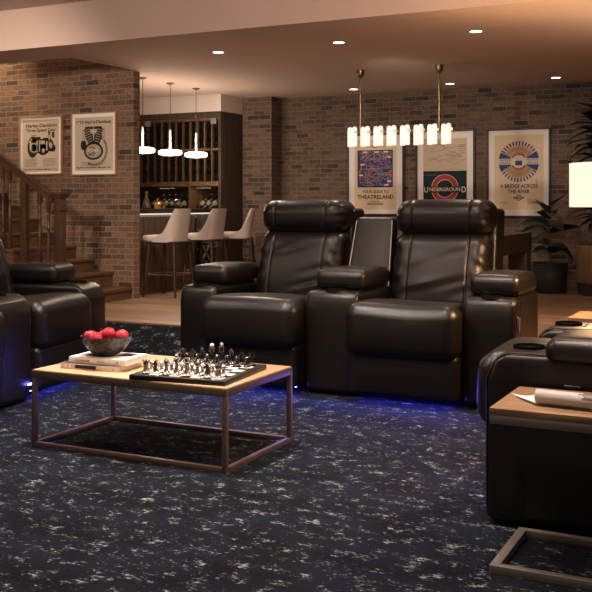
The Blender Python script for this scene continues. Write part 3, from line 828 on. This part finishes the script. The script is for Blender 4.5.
for k, xx in enumerate(spots):
    put_bottle(tilt, used, (xx - .03, WY0 + .12, 1.096), (R(-30), R(38), 0), f'labelled wine bottle leaning on the display shelf, {ORD[k]} from the right end', 'leaning bottles on the display shelf'); used = True

# drinks on the counter
CT = PZ + .84 + .0005
d = thing('decanter', 'tall clear decanter half full of amber drink on the bar', 'decanter', (-5.66, 8.02, CT))
obj('vessel', B().lathe([(0, 0), (.040, 0), (.043, .01), (.030, .08), (.016, .12), (.013, .155), (.022, .175), (.020, .175), (.011, .155), (.014, .12), (.027, .08), (.038, .012), (0, .01)], 20), DGLASS, d)
obj('drink', B().lathe([(0, .011), (.036, .013), (.029, .062), (0, .062)], 20), AMBER, d)
d = thing('liquor_bottle', 'squat amber liquor bottle beside the decanter on the bar', 'bottle', (-5.60, 8.13, CT))
obj('vessel', B().lathe([(0, 0), (.036, 0), (.037, .05), (.02, .062), (.012, .068), (.012, .09), (0, .09)], 18), AMBER, d)
obj('stopper', B().lathe([(0, .09), (.014, .09), (.014, .105), (0, .105)], 14), CHROME, d)
tag(obj('shot_glass', B().lathe([(0, 0), (.018, 0), (.024, .045), (.022, .045), (.016, .006), (0, .006)], 16), DGLASS, None, (-5.55, 8.16, CT)), 'small clear shot glass right of the squat amber bottle', 'glass')
d = thing('cocktail_glass', 'wide clear coupe glass on the bar above the nearest stool', 'glass', (-5.58, 8.42, CT))
obj('glass_bowl', B().lathe([(0, .055), (.006, .056), (.035, .07), (.052, .098), (.05, .098), (.033, .073), (0, .059)], 20), DGLASS, d)
obj('glass_stem', B().lathe([(0, 0), (.03, 0), (.03, .003), (.004, .007), (.004, .055), (0, .055)], 16), DGLASS, d)

# ------------------------------------------------------------------ bar stools
def make_stool():
    t = thing('bar_stool', 'x', 'stool', (0, 0, PZ), 0, 'beige bar stools at the bar')
    hw, hd = .18, .185
    sh = bmesh.new(); na, nz = 40, 9; A = R(106)
    def surf(a, v, off):
        u = abs(a) / A
        f = 1 - max(0., min(1., (u - .35) / .62)); f = f * f * (3 - 2 * f)
        top = .568 + .275 * f
        z = .525 + (top - .525) * v
        lean = 1 + .05 * max(0, (z - .55)) / .3
        e = .62
        cs, sn = math.cos(a), math.sin(a)
        x = math.copysign(abs(sn) ** e, sn) * (hw - off) * (1 + .06 * (z - .53) / .3)
        y = math.copysign(abs(cs) ** e, cs) * (hd - off) * lean
        return (x, y * (.78 if cs > 0 else 1.) + (.035 * max(0, z - .55) / .3 if cs > 0 else 0), z)
    G = {}
    for lay, off in ((0, 0.), (1, .028)):
        for i in range(na + 1):
            for j in range(nz + 1):
                G[lay, i, j] = sh.verts.new(surf(-A + 2 * A * i / na, j / nz, off))
    for i in range(na):
        for j in range(nz):
            sh.faces.new((G[0, i, j], G[0, i + 1, j], G[0, i + 1, j + 1], G[0, i, j + 1]))
            sh.faces.new((G[1, i, j], G[1, i, j + 1], G[1, i + 1, j + 1], G[1, i + 1, j]))
        sh.faces.new((G[0, i, nz], G[0, i + 1, nz], G[1, i + 1, nz], G[1, i, nz])); sh.faces.new((G[0, i, 0], G[1, i, 0], G[1, i + 1, 0], G[0, i + 1, 0]))
    for i in (0, na):
        for j in range(nz): sh.faces.new((G[0, i, j], G[0, i, j + 1], G[1, i, j + 1], G[1, i, j]))
    bmesh.ops.recalc_face_normals(sh, faces=sh.faces)
    obj('backrest', sh, FABRIC, t, sharp=60)
    obj('seat', B().rbox((0, -.045, .555), (.149, .180, .032), .03, n=(8, 8, 2), bulge=(0, 0, .008)), FABRIC, t)
    obj('seat_base', B().rbox((0, -.005, .520), (.165, .165, .012), .01, n=(4, 4, 2)), STOOLLEG, t)
    for sx in (-1, 1):
        for sy in (-1, 1):
            obj('leg', B().cyl((sx * .135, sy * .135, .522), (sx * .178, sy * .178, 0), .019, .0115, 14), STOOLLEG, t)
    fr = B(); k = .16; zz = .215
    for p, q_ in (((-k, -k), (k, -k)), ((k, -k), (k, k)), ((k, k), (-k, k)), ((-k, k), (-k, -k))): fr.cyl((*p, zz), (*q_, zz), .007, n=10)
    obj('foot_rail', fr, BRONZE, t)
    return t
st = make_stool()
for i, (x, y, a, lab) in enumerate([(-5.235, 7.79, -88, 'beige upholstered bar stool nearest the brick corner'), (-5.235, 8.47, -88, 'beige upholstered bar stool in the middle, in front of the bar'), (-5.16, 9.0, -64, 'beige upholstered bar stool turned sideways, nearest the brick pillar')]):
    o = st if i == 0 else copy_tree(st)
    o.location = (x, y, PZ); o.rotation_euler = (0, 0, R(a)); o['label'] = lab

# ------------------------------------------------------------------ hanging lamps
def make_pendant():
    t = thing('pendant_lamp', 'x', 'lamp', (0, 0, CZ), 0, 'disc pendants over the bar')
    obj('canopy', B().lathe([(0, 0), (.040, 0), (.040, -.008), (.02, -.018), (0, -.02)], 24), DARKBRASS, t)
    obj('cord', B().cyl((0, 0, -.018), (0, 0, -.485), .0035, n=8), DARKBRASS, t)
    obj('stem', B().cyl((0, 0, -.485), (0, 0, -.70), .011, n=14), WHITEPAINT, t)['label'] = 'pale tube above the glowing disc'
    obj('glowing_disc', B().lathe([(0, -.692), (.09, -.692), (.117, -.70), (.121, -.718), (.117, -.738), (.06, -.748), (0, -.752)], 36), E_PEND, t)
    return t
pd = make_pendant()
for i, (y, lab) in enumerate([(7.84, 'glowing disc pendant lamp partly hidden by the brick corner'), (8.323, 'glowing disc pendant lamp in the middle above the bar'), (8.82, 'glowing disc pendant lamp nearest the brick pillar')]):
    o = pd if i == 0 else copy_tree(pd)
    o.location = (-5.58, y, CZ); o['label'] = lab
CHX, CHY = -3.07, 8.31
t = thing('chandelier', 'long brass chandelier with a row of glowing white glass shades', 'lamp', (CHX, CHY, CZ))
for x in (-.385, .38):
    r_ = obj('rod', B().cyl((x, 0, -.06), (x, 0, -.585), .008, n=12), DARKBRASS, t)
    obj('canopy', B().lathe([(0, 0), (.036, 0), (.036, -.045), (.026, -.062), (.012, -.075), (0, -.075)], 22, (x, 0, 0)), DARKBRASS, r_)
obj('crossbar', B().cyl((-.515, 0, -.588), (.515, 0, -.588), .010, n=12), BRASS, t)
for i in range(8):
    x = -.448 + i * .1295
    b = B()
    for dx, dy, dz in ((-.020, -.05, 0), (.020, -.036, .006)):
        b.lathe([(0, -.718 + dz), (.021, -.718 + dz), (.0235, -.714 + dz), (.0235, -.562 + dz), (.020, -.544 + dz), (.012, -.536 + dz), (0, -.534 + dz)], 18, (x + dx, dy, 0))
    g = obj('glass_shade', b, E_CHAN, t)
    c = B()
    for zz in (-.578, -.592): c.bar((x + .03, -.078, zz), (x + .072, -.078, zz), .006, .006)
    c.cyl((x + .062, 0, -.585), (x + .062, -.078, -.585), .007, n=10)
    obj('clip', c, BRASS, g)

dl = thing('downlight', 'x', 'light', (0, 0, CZ), 0, 'recessed ceiling downlights')
obj('trim_ring', B().lathe([(.043, .002), (.052, .0), (.052, -.004), (.043, -.004), (.043, .002)], 32), WHITEPAINT, dl)
obj('lens', B().lathe([(0, -.0005), (.0435, -.0005), (.0435, -.0025), (0, -.0025)], 32), E_DOWN, dl)
DL = [(-4.092, 6.807), (-3.010, 6.807), (-1.928, 6.807), (-4.092, 9.656), (-3.010, 9.656), (-1.928, 9.656)]
DN = ['front row, leftmost, above the recliner sofa', 'front row, in the middle', 'front row, rightmost', 'back row, leftmost, above the left tube-map poster and beside the chandelier rod', 'back row, in the middle, right of the chandelier', 'back row, rightmost, above the framed circle poster']
DN[3] = 'back row, leftmost, beside the chandelier rod'
for i, (x, y) in enumerate(DL[:]):
    o = dl if i == 0 else copy_tree(dl)
    o.location = (x, y, CZ); o['label'] = 'round recessed ceiling downlight, ' + DN[i]

# ------------------------------------------------------------------ pool table
t = thing('game_table', 'dark wooden games table behind the sofa under the chandelier', 'table', (-3.115, 8.30, PZ))
LX, LY, TH = 1.12, .60, .63
b = B()
for s in (-1, 1):
    b.box(-LX, LX, s * (LY - .06) - .06, s * (LY - .06) + .06, TH - .17, TH, .006)
    b.box(s * (LX - .06) - .06, s * (LX - .06) + .06, -LY + .12, LY - .12, TH - .17, TH, .006)
obj('rail_frame', b, POOLWOOD, t)
obj('playing_surface', B().box(-LX + .12, LX - .12, -LY + .12, LY - .12, TH - .06, TH - .03), BAIZE, t)
for sx in (-1, 1):
    for sy in (-1, 1):
        cx, cy = sx * (LX - .09), sy * (LY - .09)
        obj('leg', B().box(cx - .085, cx + .085, cy - .085, cy + .085, 0, TH - .17, .005), POOLWOOD, t)

# ------------------------------------------------------------------ plants
t = thing('potted_plant', 'rubber plant in a black ribbed pot beneath the framed circle poster', 'plant', (-2.02, 9.82, PZ))
pp = [(0, 0), (.160, 0), (.166, .01), (.170, .20)]
for k in range(3): pp += [(.170, .215 + k * .028), (.177, .223 + k * .028), (.177, .232 + k * .028), (.170, .240 + k * .028)]
pp += [(.178, .30), (.172, .302), (.166, .285), (0, .283)]
obj('pot', B().lathe(pp, 40), POT, t)
obj('soil', B().lathe([(0, .284), (.165, .284), (.165, .287), (0, .289)], 24), SOIL, t)
obj('stem', B().tube([(0, 0, .28), (.005, 0, .45), (-.01, .0, .62), (-.005, 0, .78), (-.01, -.01, .90)], [.011, .010, .009, .007, .004], 8), STEMM, t)
lf = B()
P1 = [(.75, (-.18, 0), .36, .13, .30, .1), (.74, (-.2, -.3), .22, .11, .2, -.3), (.68, (-1, -.15), .30, .10, .12, .6), (.62, (-.95, -.5), .30, .12, .22, .3),
      (.60, (1, -.2), .28, .12, -.12, .4), (.66, (.5, -.6), .25, .13, .25, -.3), (.52, (-.8, -.5), .16, .10, .25, .2), (.48, (-1, .1), .26, .09, -.05, .4), (.42, (-.7, -.6), .18, .10, .2, .3),
      (.40, (.8, -.5), .20, .13, -.12, .3), (.46, (.9, -.3), .24, .12, .55, -.2), (.80, (.2, -.8), .22, .13, .3, 0), (.84, (-.5, -.6), .16, .10, -.3, .3), (.86, (.6, -.3), .19, .11, -.35, -.3)]
for z_, (dx, dy), L_, W_, dr, ro in P1:
    lf.leaf((-.005, 0, z_), (dx, dy, .35), L_ * 1.2, W_ * 1.3, dr + .25, ro)
obj('foliage', lf, LEAF, t)
t = thing('potted_plant', 'tall dark-leaved plant in a round slatted wooden planter behind the lamp', 'plant', (-1.48, 9.80, PZ))
obj('planter', B().lathe([(0, .118), (.262, .118), (.270, .13), (.270, .485), (.262, .49), (.25, .47), (0, .465)], 40), BARREL, t)
obj('planter_foot', B().lathe([(0, 0), (.262, 0), (.266, .118), (0, .118)], 40), POT, t)
obj('soil', B().lathe([(0, .466), (.249, .466), (.249, .47), (0, .472)], 24), SOIL, t)
sb = B(); lf = B(); rnd = random.Random(12)
for k in range(3):
    bx, by = rnd.uniform(-.08, .08), rnd.uniform(-.08, .08); tx = (-.12, .05, .16)[k]; hh = (1.72, 1.85, 1.5)[k]
    pts = [(bx + tx * f ** 1.3, by - .03 * f, .46 + (hh - .46) * f) for f in (0, .25, .5, .75, 1)]
    sb.tube(pts, [.014, .012, .010, .008, .004], 8)
    n = 20
    for i in range(n):
        f = .12 + .88 * i / (n - 1)
        if .40 < f < .52: continue
        a = i * 2.4 + k
        p = (bx + tx * f ** 1.3, by - .03 * f, .46 + (hh - .46) * f)
        dy = -abs(math.sin(a)) if math.sin(a) > .3 else math.sin(a)
        lf.leaf(p, (math.cos(a), dy * .8, .45 + .5 * rnd.random()), rnd.uniform(.28, .40), rnd.uniform(.11, .15), rnd.uniform(.45, .95), rnd.uniform(-.4, .4))
for z_, dx, dy, L_, dr in ((1.50, -1, -.1, .34, .3), (1.58, -1, -.4, .36, .5), (1.66, -.9, .1, .33, .2), (1.72, -1, -.3, .30, .15), (1.42, -.9, -.3, .33, .6), (1.34, -1, .1, .30, .7), (1.80, -.6, -.4, .28, .0), (.98, -1, -.3, .36, .5), (.90, -1, .05, .34, .25), (.82, -.8, -.5, .32, .35), (.74, -.9, -.2, .26, .3)):
    lf.leaf((-.06, -.02, z_), (dx, dy, .35), L_, .135, dr + .15, rnd.uniform(-.4, .4))
obj('stem', sb, STEMM, t); obj('foliage', lf, LEAF, t)

# ------------------------------------------------------------------ posters
def poster(label, x0, x1, z0, z1, yw, frame_m, fw, mat_w, paper_m, sheet):
    cx, cz = (x0 + x1) / 2, (z0 + z1) / 2; hx_, hz = (x1 - x0) / 2, (z1 - z0) / 2
    t = thing('framed_poster', label, 'poster', (cx, yw - .001, cz), 0, 'framed posters on the brick walls')
    b = B()
    b.box(-hx_, -hx_ + fw, -.03, 0, -hz, hz, .002); b.box(hx_ - fw, hx_, -.03, 0, -hz, hz, .002); b.box(-hx_ + fw, hx_ - fw, -.03, 0, -hz, -hz + fw, .002); b.box(-hx_ + fw, hx_ - fw, -.03, 0, hz - fw, hz, .002)
    obj('frame', b, frame_m, t)
    obj('mat_board', B().box(-hx_ + fw, hx_ - fw, -.018, -.004, -hz + fw, hz - fw), MATW, t)
    sx0, sx1, sz0, sz1 = [v - o for v, o in zip(sheet, (cx, cx, cz, cz))]
    pr = obj('print', B().box(sx0, sx1, -.0195, -.0185, sz0, sz1), paper_m, t)
    return pr, cx, cz
Y_ = -.0195
# left tube-map style poster
pr, cx, cz = poster('framed cream poster with a blue street map, behind the sofa left headrest and chandelier', -4.366, -3.683, 1.021, 1.943, 10.14, FRAMEB, .018, .06, PAPER, (-4.279, -3.773, 1.088, 1.877))
mx0, mx1, mz0, mz1 = -4.242 - cx, -3.814 - cx, 1.336 - cz, 1.757 - cz
flat(pr, 'map_ground', NAVY, [rect(mx0, mx1, mz0, mz1)], Y_)
rn = random.Random(3)
def streets(n, w, diag=.3):
    out = []
    for _ in range(n):
        x, z = rn.uniform(mx0 + .02, mx1 - .02), rn.uniform(mz0 + .02, mz1 - .02)
        a = rn.choice((0, 0, PI / 2, PI / 2, .5, -.4)) + rn.uniform(-diag, diag) * .3; L_ = rn.uniform(.04, .16)
        x1_, z1_ = x + math.cos(a) * L_, z + math.sin(a) * L_
        x1_ = max(mx0 + .01, min(mx1 - .01, x1_)); z1_ = max(mz0 + .01, min(mz1 - .01, z1_))
        out.append(line2(x, z, x1_, z1_, w))
    return out
flat(pr, 'map_streets', LILAC, streets(130, .005, .5), Y_ - .0006)
flat(pr, 'map_routes', RED, streets(26, .006), Y_ - .0009)
flat(pr, 'map_parks', OLIVE, streets(36, .006), Y_ - .0012)
flat(pr, 'map_labels', CREAM, [rect(x, x + .05, z, z + .016) for x, z in ((mx0 + .07, mz1 - .03), (mx0 + .21, mz1 - .03), (mx0 + .32, mz1 - .03), (mx1 - .07, mz1 - .09), (mx0 + .02, mz0 + .13), (mx1 - .1, mz0 + .02), (mx1 - .07, mz0 + .06), (mx0 + .04, mz1 - .17))], Y_ - .0015)
flat(pr, 'map_cartouche', OLIVE, [ell(0, 1.80 - cz, .05, .02), rect(-.13, -.03, 1.79 - cz, 1.796 - cz), rect(.03, .13, 1.79 - cz, 1.796 - cz)], Y_)
text(pr, 'YOUR GUIDE TO', 0, 1.288 - cz, .31, .032, INK, Y_, bold=.02)
text(pr, 'THEATRELAND', 0, 1.228 - cz, .44, .046, INK, Y_, bold=.025)
text(pr, 'TRAVEL', 0, 1.178 - cz, .11, .014, INK, Y_)
flat(pr, 'name_bar', INKG, [rect(-.095, .095, 1.136 - cz, 1.162 - cz)], Y_)
text(pr, 'UNDERGROUND', 0, 1.149 - cz, .17, .014, CREAM, Y_ - .0007)
# underground poster
pr, cx, cz = poster('framed poster with a red ring on dark teal, behind the sofa right headrest', -3.545, -2.876, .999, 1.956, 10.14, FRAMEB, .020, .08, MAPB, (-3.458, -2.967, 1.084, 1.863))
sx0, sx1 = -3.458 - cx, -2.967 - cx
flat(pr, 'dark_ground', TEAL, [rect(sx0, sx1, 1.084 - cz, 1.509 - cz)], Y_)
rn = random.Random(8); pl = []
for k in range(16):
    x, z = rn.uniform(sx0 + .05, sx1 - .1), rn.uniform(1.56, 1.82) - cz
    for s in range(6):
        a = rn.uniform(-.7, .9); x2, z2 = x + .03 * math.cos(a), z + .03 * math.sin(a)
        x2 = min(sx1 - .01, x2); z2 = max(1.53 - cz, min(1.85 - cz, z2))
        pl.append(line2(x, z, x2, z2, .004)); x, z = x2, z2
flat(pr, 'map_lines', plain('map_line', (.25, .19, .14), .8), pl, Y_)
kx = sx1 - .09
flat(pr, 'map_key', INKG, [rect(kx, kx + .065, 1.79 - cz, 1.795 - cz), rect(kx, kx + .065, 1.72 - cz, 1.725 - cz), rect(kx, kx + .004, 1.72 - cz, 1.795 - cz), rect(kx + .061, kx + .065, 1.72 - cz, 1.795 - cz), rect(kx + .01, kx + .055, 1.765 - cz, 1.775 - cz), rect(kx + .01, kx + .05, 1.745 - cz, 1.752 - cz)], Y_)
rx, rz = -3.212 - cx, 1.318 - cz
flat(pr, 'ring', RED, ringq(rx, rz, .098, .150), Y_ - .0006)
flat(pr, 'ring_outline', CREAM, ringq(rx, rz, .150, .155) + ringq(rx, rz, .093, .098), Y_ - .0008)
flat(pr, 'name_band', TEAL, [rect(sx0 + .012, sx1 - .012, rz - .045, rz + .022)], Y_ - .0014)
text(pr, 'U', sx0 + .033, rz - .012, .046, .062, CREAM, Y_ - .0021, bold=.01); text(pr, 'D', sx1 - .033, rz - .012, .046, .062, CREAM, Y_ - .0021, bold=.01)
text(pr, 'NDERGROUN', (sx0 + sx1) / 2, rz - .009, .345, .040, CREAM, Y_ - .0021, bold=.015)
flat(pr, 'small_print', INKG, [rect(sx0 + .02 + i * .035, sx0 + .045 + i * .035, 1.462 - cz, 1.470 - cz) for i in range(5)], Y_ - .0006)
# bridge poster
pr, cx, cz = poster('framed cream poster with a striped blue circle, above the rubber plant', -2.745, -2.076, 1.009, 1.945, 10.14, FRAMEB, .018, .07, PAPER, (-2.666, -2.148, 1.092, 1.877))
ox, oz, RR = -2.406 - cx, 1.596 - cz, .215
flat(pr, 'outer_fan', BLUE, [p for i in range(72) if i % 2 for p in ringq(ox, oz, RR * .79, RR, 1, 2 * PI * i / 72, 2 * PI * (i + 1) / 72)], Y_)
flat(pr, 'gold_arcs', OLIVE, ringq(ox, oz, RR * .70, RR * .77, 40) + ringq(ox, oz, RR * .56, RR * .63, 40) + ringq(ox, oz, RR * .42, RR * .49, 40), Y_)
flat(pr, 'lilac_arcs', LILAC, ringq(ox, oz, RR * .50, RR * .555, 40) + ringq(ox, oz, RR * .665, RR * .695, 40), Y_)
flat(pr, 'rose_arcs', RED, ringq(ox, oz, RR * .635, RR * .66, 40), Y_)
flat(pr, 'arc_stripe', RED, ringq(ox, oz, RR * .33, RR * .41, 12, R(30), R(150)) + ringq(ox, oz, RR * .33, RR * .41, 12, R(210), R(330)), Y_ - .0004)
flat(pr, 'wing_stripe', BLUE, [p for a in (R(8), R(152), R(188), R(332)) for p in ringq(ox, oz, RR * .42, RR * .99, 4, a, a + R(20))], Y_ - .0008)
flat(pr, 'side_bands', CREAM, [rect(ox - RR, ox - RR * .42, oz - .032, oz + .032), rect(ox + RR * .42, ox + RR, oz - .032, oz + .032), ell(ox, oz, RR * .31, RR * .31)], Y_ - .0012)
flat(pr, 'band_lattice', LILAC, [line2(ox + s * RR * (.44 + .09 * k), oz - .028, ox + s * RR * (.50 + .09 * k), oz + .028, .006) for s in (-1, 1) for k in range(6)] + [line2(ox + s * RR * (.50 + .09 * k), oz - .028, ox + s * RR * (.44 + .09 * k), oz + .028, .006) for s in (-1, 1) for k in range(6)], Y_ - .0018)
flat(pr, 'centre_block', BLUE, [rect(ox - .036, ox + .036, oz - .040, oz + .008)], Y_ - .0018)
text(pr, 'A BRIDGE ACROSS', ox, 1.338 - cz, .395, .040, NAVY, Y_, bold=.025)
text(pr, 'THE RIVER', ox, 1.281 - cz, .235, .040, NAVY, Y_, bold=.025)
flat(pr, 'dotted_rule', RED, [ell(ox - .19, 1.398 - cz, .006, .006, 10), ell(ox + .19, 1.398 - cz, .006, .006, 10), ell(ox, 1.385 - cz, .005, .005, 10), ell(ox - .19, 1.377 - cz, .004, .004, 10), ell(ox + .19, 1.377 - cz, .006, .006, 10)] + [rect(ox - .17, ox - .12, 1.397 - cz, 1.399 - cz), rect(ox + .12, ox + .17, 1.397 - cz, 1.399 - cz)], Y_)
flat(pr, 'roundel', RED, ringq(ox, 1.215 - cz, .021, .032, 28), Y_)
flat(pr, 'roundel_bar', BLUE, [rect(ox - .055, ox + .055, 1.206 - cz, 1.224 - cz)], Y_ - .0006)
text(pr, 'LONDON', ox, 1.215 - cz, .075, .010, CREAM, Y_ - .0013)
flat(pr, 'small_print', INKG, [rect(ox + .09, ox + .19 - .02 * (i % 2), 1.196 - i * .012 - cz, 1.200 - i * .012 - cz) for i in range(5)] + [rect(ox - .205, ox - .115, 1.157 - cz, 1.164 - cz)], Y_)

# motorcycle posters
def mech(pr, name, shapes):
    y = Y_
    for nm, m, pl in shapes:
        flat(pr, nm, m, pl, y); y -= .0006
GREYL = plain('print_greylight', (.40, .33, .25), .8)
pr, cx, cz = poster('framed sepia poster of a gearbox above the staircase, left of the pair', -6.754, -6.209, 1.437, 2.014, 7.41, FRAMEW, .014, .05, SEPIA, (-6.712, -6.252, 1.468, 1.982))
text(pr, 'Harley-Davidson', 0.01, .193, .385, .048, INK, Y_, bold=.02); text(pr, 'Three Speed Gear', 0.005, .148, .385, .044, INK, Y_, bold=.02)
mech(pr, 'g', [('gear_body', INK, [ell(-.10, -.015, .066, .105), rect(-.09, .10, -.075, .065), ell(.03, -.03, .07, .066), ell(.12, .0, .045, .062), rect(.095, .125, -.02, .135), rect(.145, .175, .075, .13), rect(.03, .13, .055, .075), ell(.16, -.03, .03, .035), rect(-.08, .0, .06, .085)]),
                ('gear_detail', GREYL, ringq(-.085, -.02, .038, .05, 24) + [rect(-.055, -.035, -.065, .05), rect(.0, .055, .012, .05), rect(.07, .09, -.05, .04), ell(.13, .0, .02, .03), rect(-.02, -.005, -.06, .055), rect(.10, .12, .06, .10), line2(-.15, .03, -.11, .07, .012), rect(.02, .05, -.07, -.03)]),
                ('gear_shine', SEPIA, [ell(-.125, .0, .012, .05), ell(.03, .03, .02, .008), ell(.045, -.045, .015, .006), rect(.108, .113, -.01, .12)])])
flat(pr, 'text_line', INKG, [rect(x, x + .17 - .01 * (i % 3), -.135 - .014 * i, -.130 - .014 * i) for x in (-.205, .03) for i in range(6)] + [rect(-.12, -.05, .098, .106), rect(-.12, -.07, .086, .092)], Y_)
text(pr, 'Harley-Davidson Motor Co.', 0, -.235, .42, .020, INK, Y_, bold=.02)
pr, cx, cz = poster('framed sepia poster of a motorcycle engine, nearest the bar corner', -6.098, -5.561, 1.423, 2.027, 7.41, FRAMEW, .012, .05, SEPIA, (-6.052, -5.600, 1.468, 1.980))
text(pr, '1917 Harley-Davidson', 0, .205, .41, .040, INK, Y_, bold=.03)
mech(pr, 'e', [('engine_body', INK, [[(-.135, .13), (-.055, .165), (.0, .02), (-.05, -.02)], [(.055, .165), (.135, .13), (.06, -.02), (.0, .02)], ell(0, -.07, .115, .085), ell(-.12, -.01, .035, .05), rect(-.10, .10, .14, .165)] + ringq(.01, -.06, .135, .155, 24, R(-120), R(60))),
                ('engine_fins', GREYL, [line2(-.115 + i * .011, .125 - i * .022, -.045 + i * .008, .145 - i * .022, .006) for i in range(6)] + [line2(.045 - i * .008, .145 - i * .022, .115 - i * .011, .125 - i * .022, .006) for i in range(6)] + [ell(0, -.07, .092, .066), ell(-.12, .08, .02, .05), ell(.12, .08, .02, .05)] + ringq(.01, -.06, .143, .149, 24, R(-110), R(50))),
                ('engine_lines', INK, ringq(-.02, -.07, .036, .043, 24) + [line2(-.06, -.11, .07, -.05, .007), line2(-.02, .10, .0, .0, .014), line2(.02, .10, .01, .0, .014)]),
                ('engine_shine', SEPIA, [ell(.035, -.065, .03, .018), ell(-.055, -.06, .014, .02), ell(0, .13, .008, .03)])])
flat(pr, 'text_lines', INKG, [rect(-.15 + .02 * (i % 2), .15 - .015 * i, -.178 - .013 * i, -.173 - .013 * i) for i in range(3)], Y_)
text(pr, 'Harley-Davidson Motor Co.', 0, -.228, .41, .024, INK, Y_, bold=.03)

# ------------------------------------------------------------------ light
def lamp(name, kind, loc, power, color, size=.05, spot=None, blend=.6, aim=None):
    l = bpy.data.lights.new(name, kind); l.energy = power; l.color = color
    if kind in ('POINT', 'SPOT'): l.shadow_soft_size = size
    if kind == 'AREA': l.size = size
    if spot: l.spot_size = R(spot); l.spot_blend = blend
    o = bpy.data.objects.new(name, l); COL.objects.link(o); o.location = loc
    if aim: o.rotation_euler = (Vector(aim) - Vector(loc)).to_track_quat('-Z', 'Y').to_euler()
    return o
WARM = (1., .80, .63)
for i, (x, y) in enumerate(DL):
    lamp('downlight_beam', 'SPOT', (x, y, CZ - .02), (95, 75, 75, 10, 10, 10)[i], WARM, .04, 150 if i == 0 else 110, .8)
for i, (x, y, pw) in enumerate([(-2.7, 3.75, 300), (-4.3, 4.3, 110), (-4.2, 3.2, 30), (-.62, 2.95, 190), (-3.2, 1.4, 80), (-1.3, 1.4, 80), (-2.9, 4.75, 120), (-1.8, 4.75, 120)]):
    lamp('front_fill_beam', 'SPOT', (x, y, 2.70), pw, (1., .90, .80), .06, 92, .8)  # stand-ins for unseen ceiling lights, added to brighten tables, seats and carpet
lamp('table_fill_beam', 'SPOT', (-2.75, 3.70, 2.70), 170, (1., .92, .84), .05, 40, .8)  # extra narrow beam, added to whiten the books on the table
lamp('stair_wall_fill', 'SPOT', (-4.7, 3.2, 2.3), 330, (1., .80, .64), .12, 60, .9, aim=(-6.2, 7.4, 1.25))  # added spot without a fixture, brightens the stair wall and its posters
lamp('poster_fill', 'SPOT', (-2.9, 7.0, 2.2), 85, (1., .80, .64), .04, 72, .9, aim=(-3.2, 10.1, 1.2))  # added spot without a fixture, lifts the posters on the back wall
for x, y, z, pw in ((-5.0, 3.0, 2.3, 34), (-3.1, 3.1, 2.35, 55), (-1.2, 3.2, 2.35, 75)):
    lamp('beam_face_fill', 'POINT', (x, y, z), pw, (1., .78, .64), .25)  # no lamps hang here; points added to light the ceiling beam's face
for x, y, z, pw in ((-.2, 6.9, 1.75, 46), (.6, 3.6, 1.75, 110)):
    lamp('ceiling_fill_uplight', 'SPOT', (x, y, z), pw, (1., .70, .50), .12, 168, 1., aim=(x, y + .001, 5))  # no floor lamps stand here; uplights added to brighten the ceilings
lamp('lamp_bulb_light', 'POINT', (-.75, 5.37, 1.20), 150, (1., .60, .30), .06)
for y in (7.84, 8.323, 8.82): lamp('pendant_light', 'POINT', (-5.58, y, 1.60), 4, (1., .80, .60), .08); lamp('pendant_uplight', 'POINT', (-5.58, y, 1.80), 7, (1., .82, .66), .06)
lamp('stairwell_fill', 'POINT', (-6.7, 6.9, 3.45), 9, (1., .76, .54), .1)  # fill added to lift the shaded top of the stair wall
lamp('stairwell_light', 'SPOT', (-7.35, 7.0, 3.55), 230, (1., .70, .42), .05, 70, .7, aim=(-7.25, 7.41, 2.2))
for x in (-6.35, -5.85): lamp('display_shelf_fill', 'AREA', (x, 9.44, 1.345), .35, (1., .76, .54), .2, aim=(x, 9.5, 1.0))  # added fill so the leaning bottles do not go dark

g = lamp('led_glow', 'AREA', (-2.37, 5.12, .075), 5.0, (.14, .14, 1.), 1.9, aim=(-2.37, 4.9, -.10))
g.data.shape = 'RECTANGLE'; g.data.size = 1.9; g.data.size_y = .03
w = bpy.data.worlds.new('world'); SC.world = w; w.use_nodes = True
bg = w.node_tree.nodes['Background']; bg.inputs[0].default_value = (1., .76, .62, 1); bg.inputs[1].default_value = .26
SC.view_settings.view_transform = 'Standard'; SC.view_settings.look = 'None'; SC.view_settings.gamma = 1; SC.view_settings.exposure = 0
SC.view_settings.use_curve_mapping = False
SC.cycles.use_denoising = True
SC.cycles.max_bounces = 8; SC.cycles.diffuse_bounces = 4; SC.cycles.glossy_bounces = 3; SC.cycles.transparent_max_bounces = 12
SC.cycles.sample_clamp_indirect = 6.
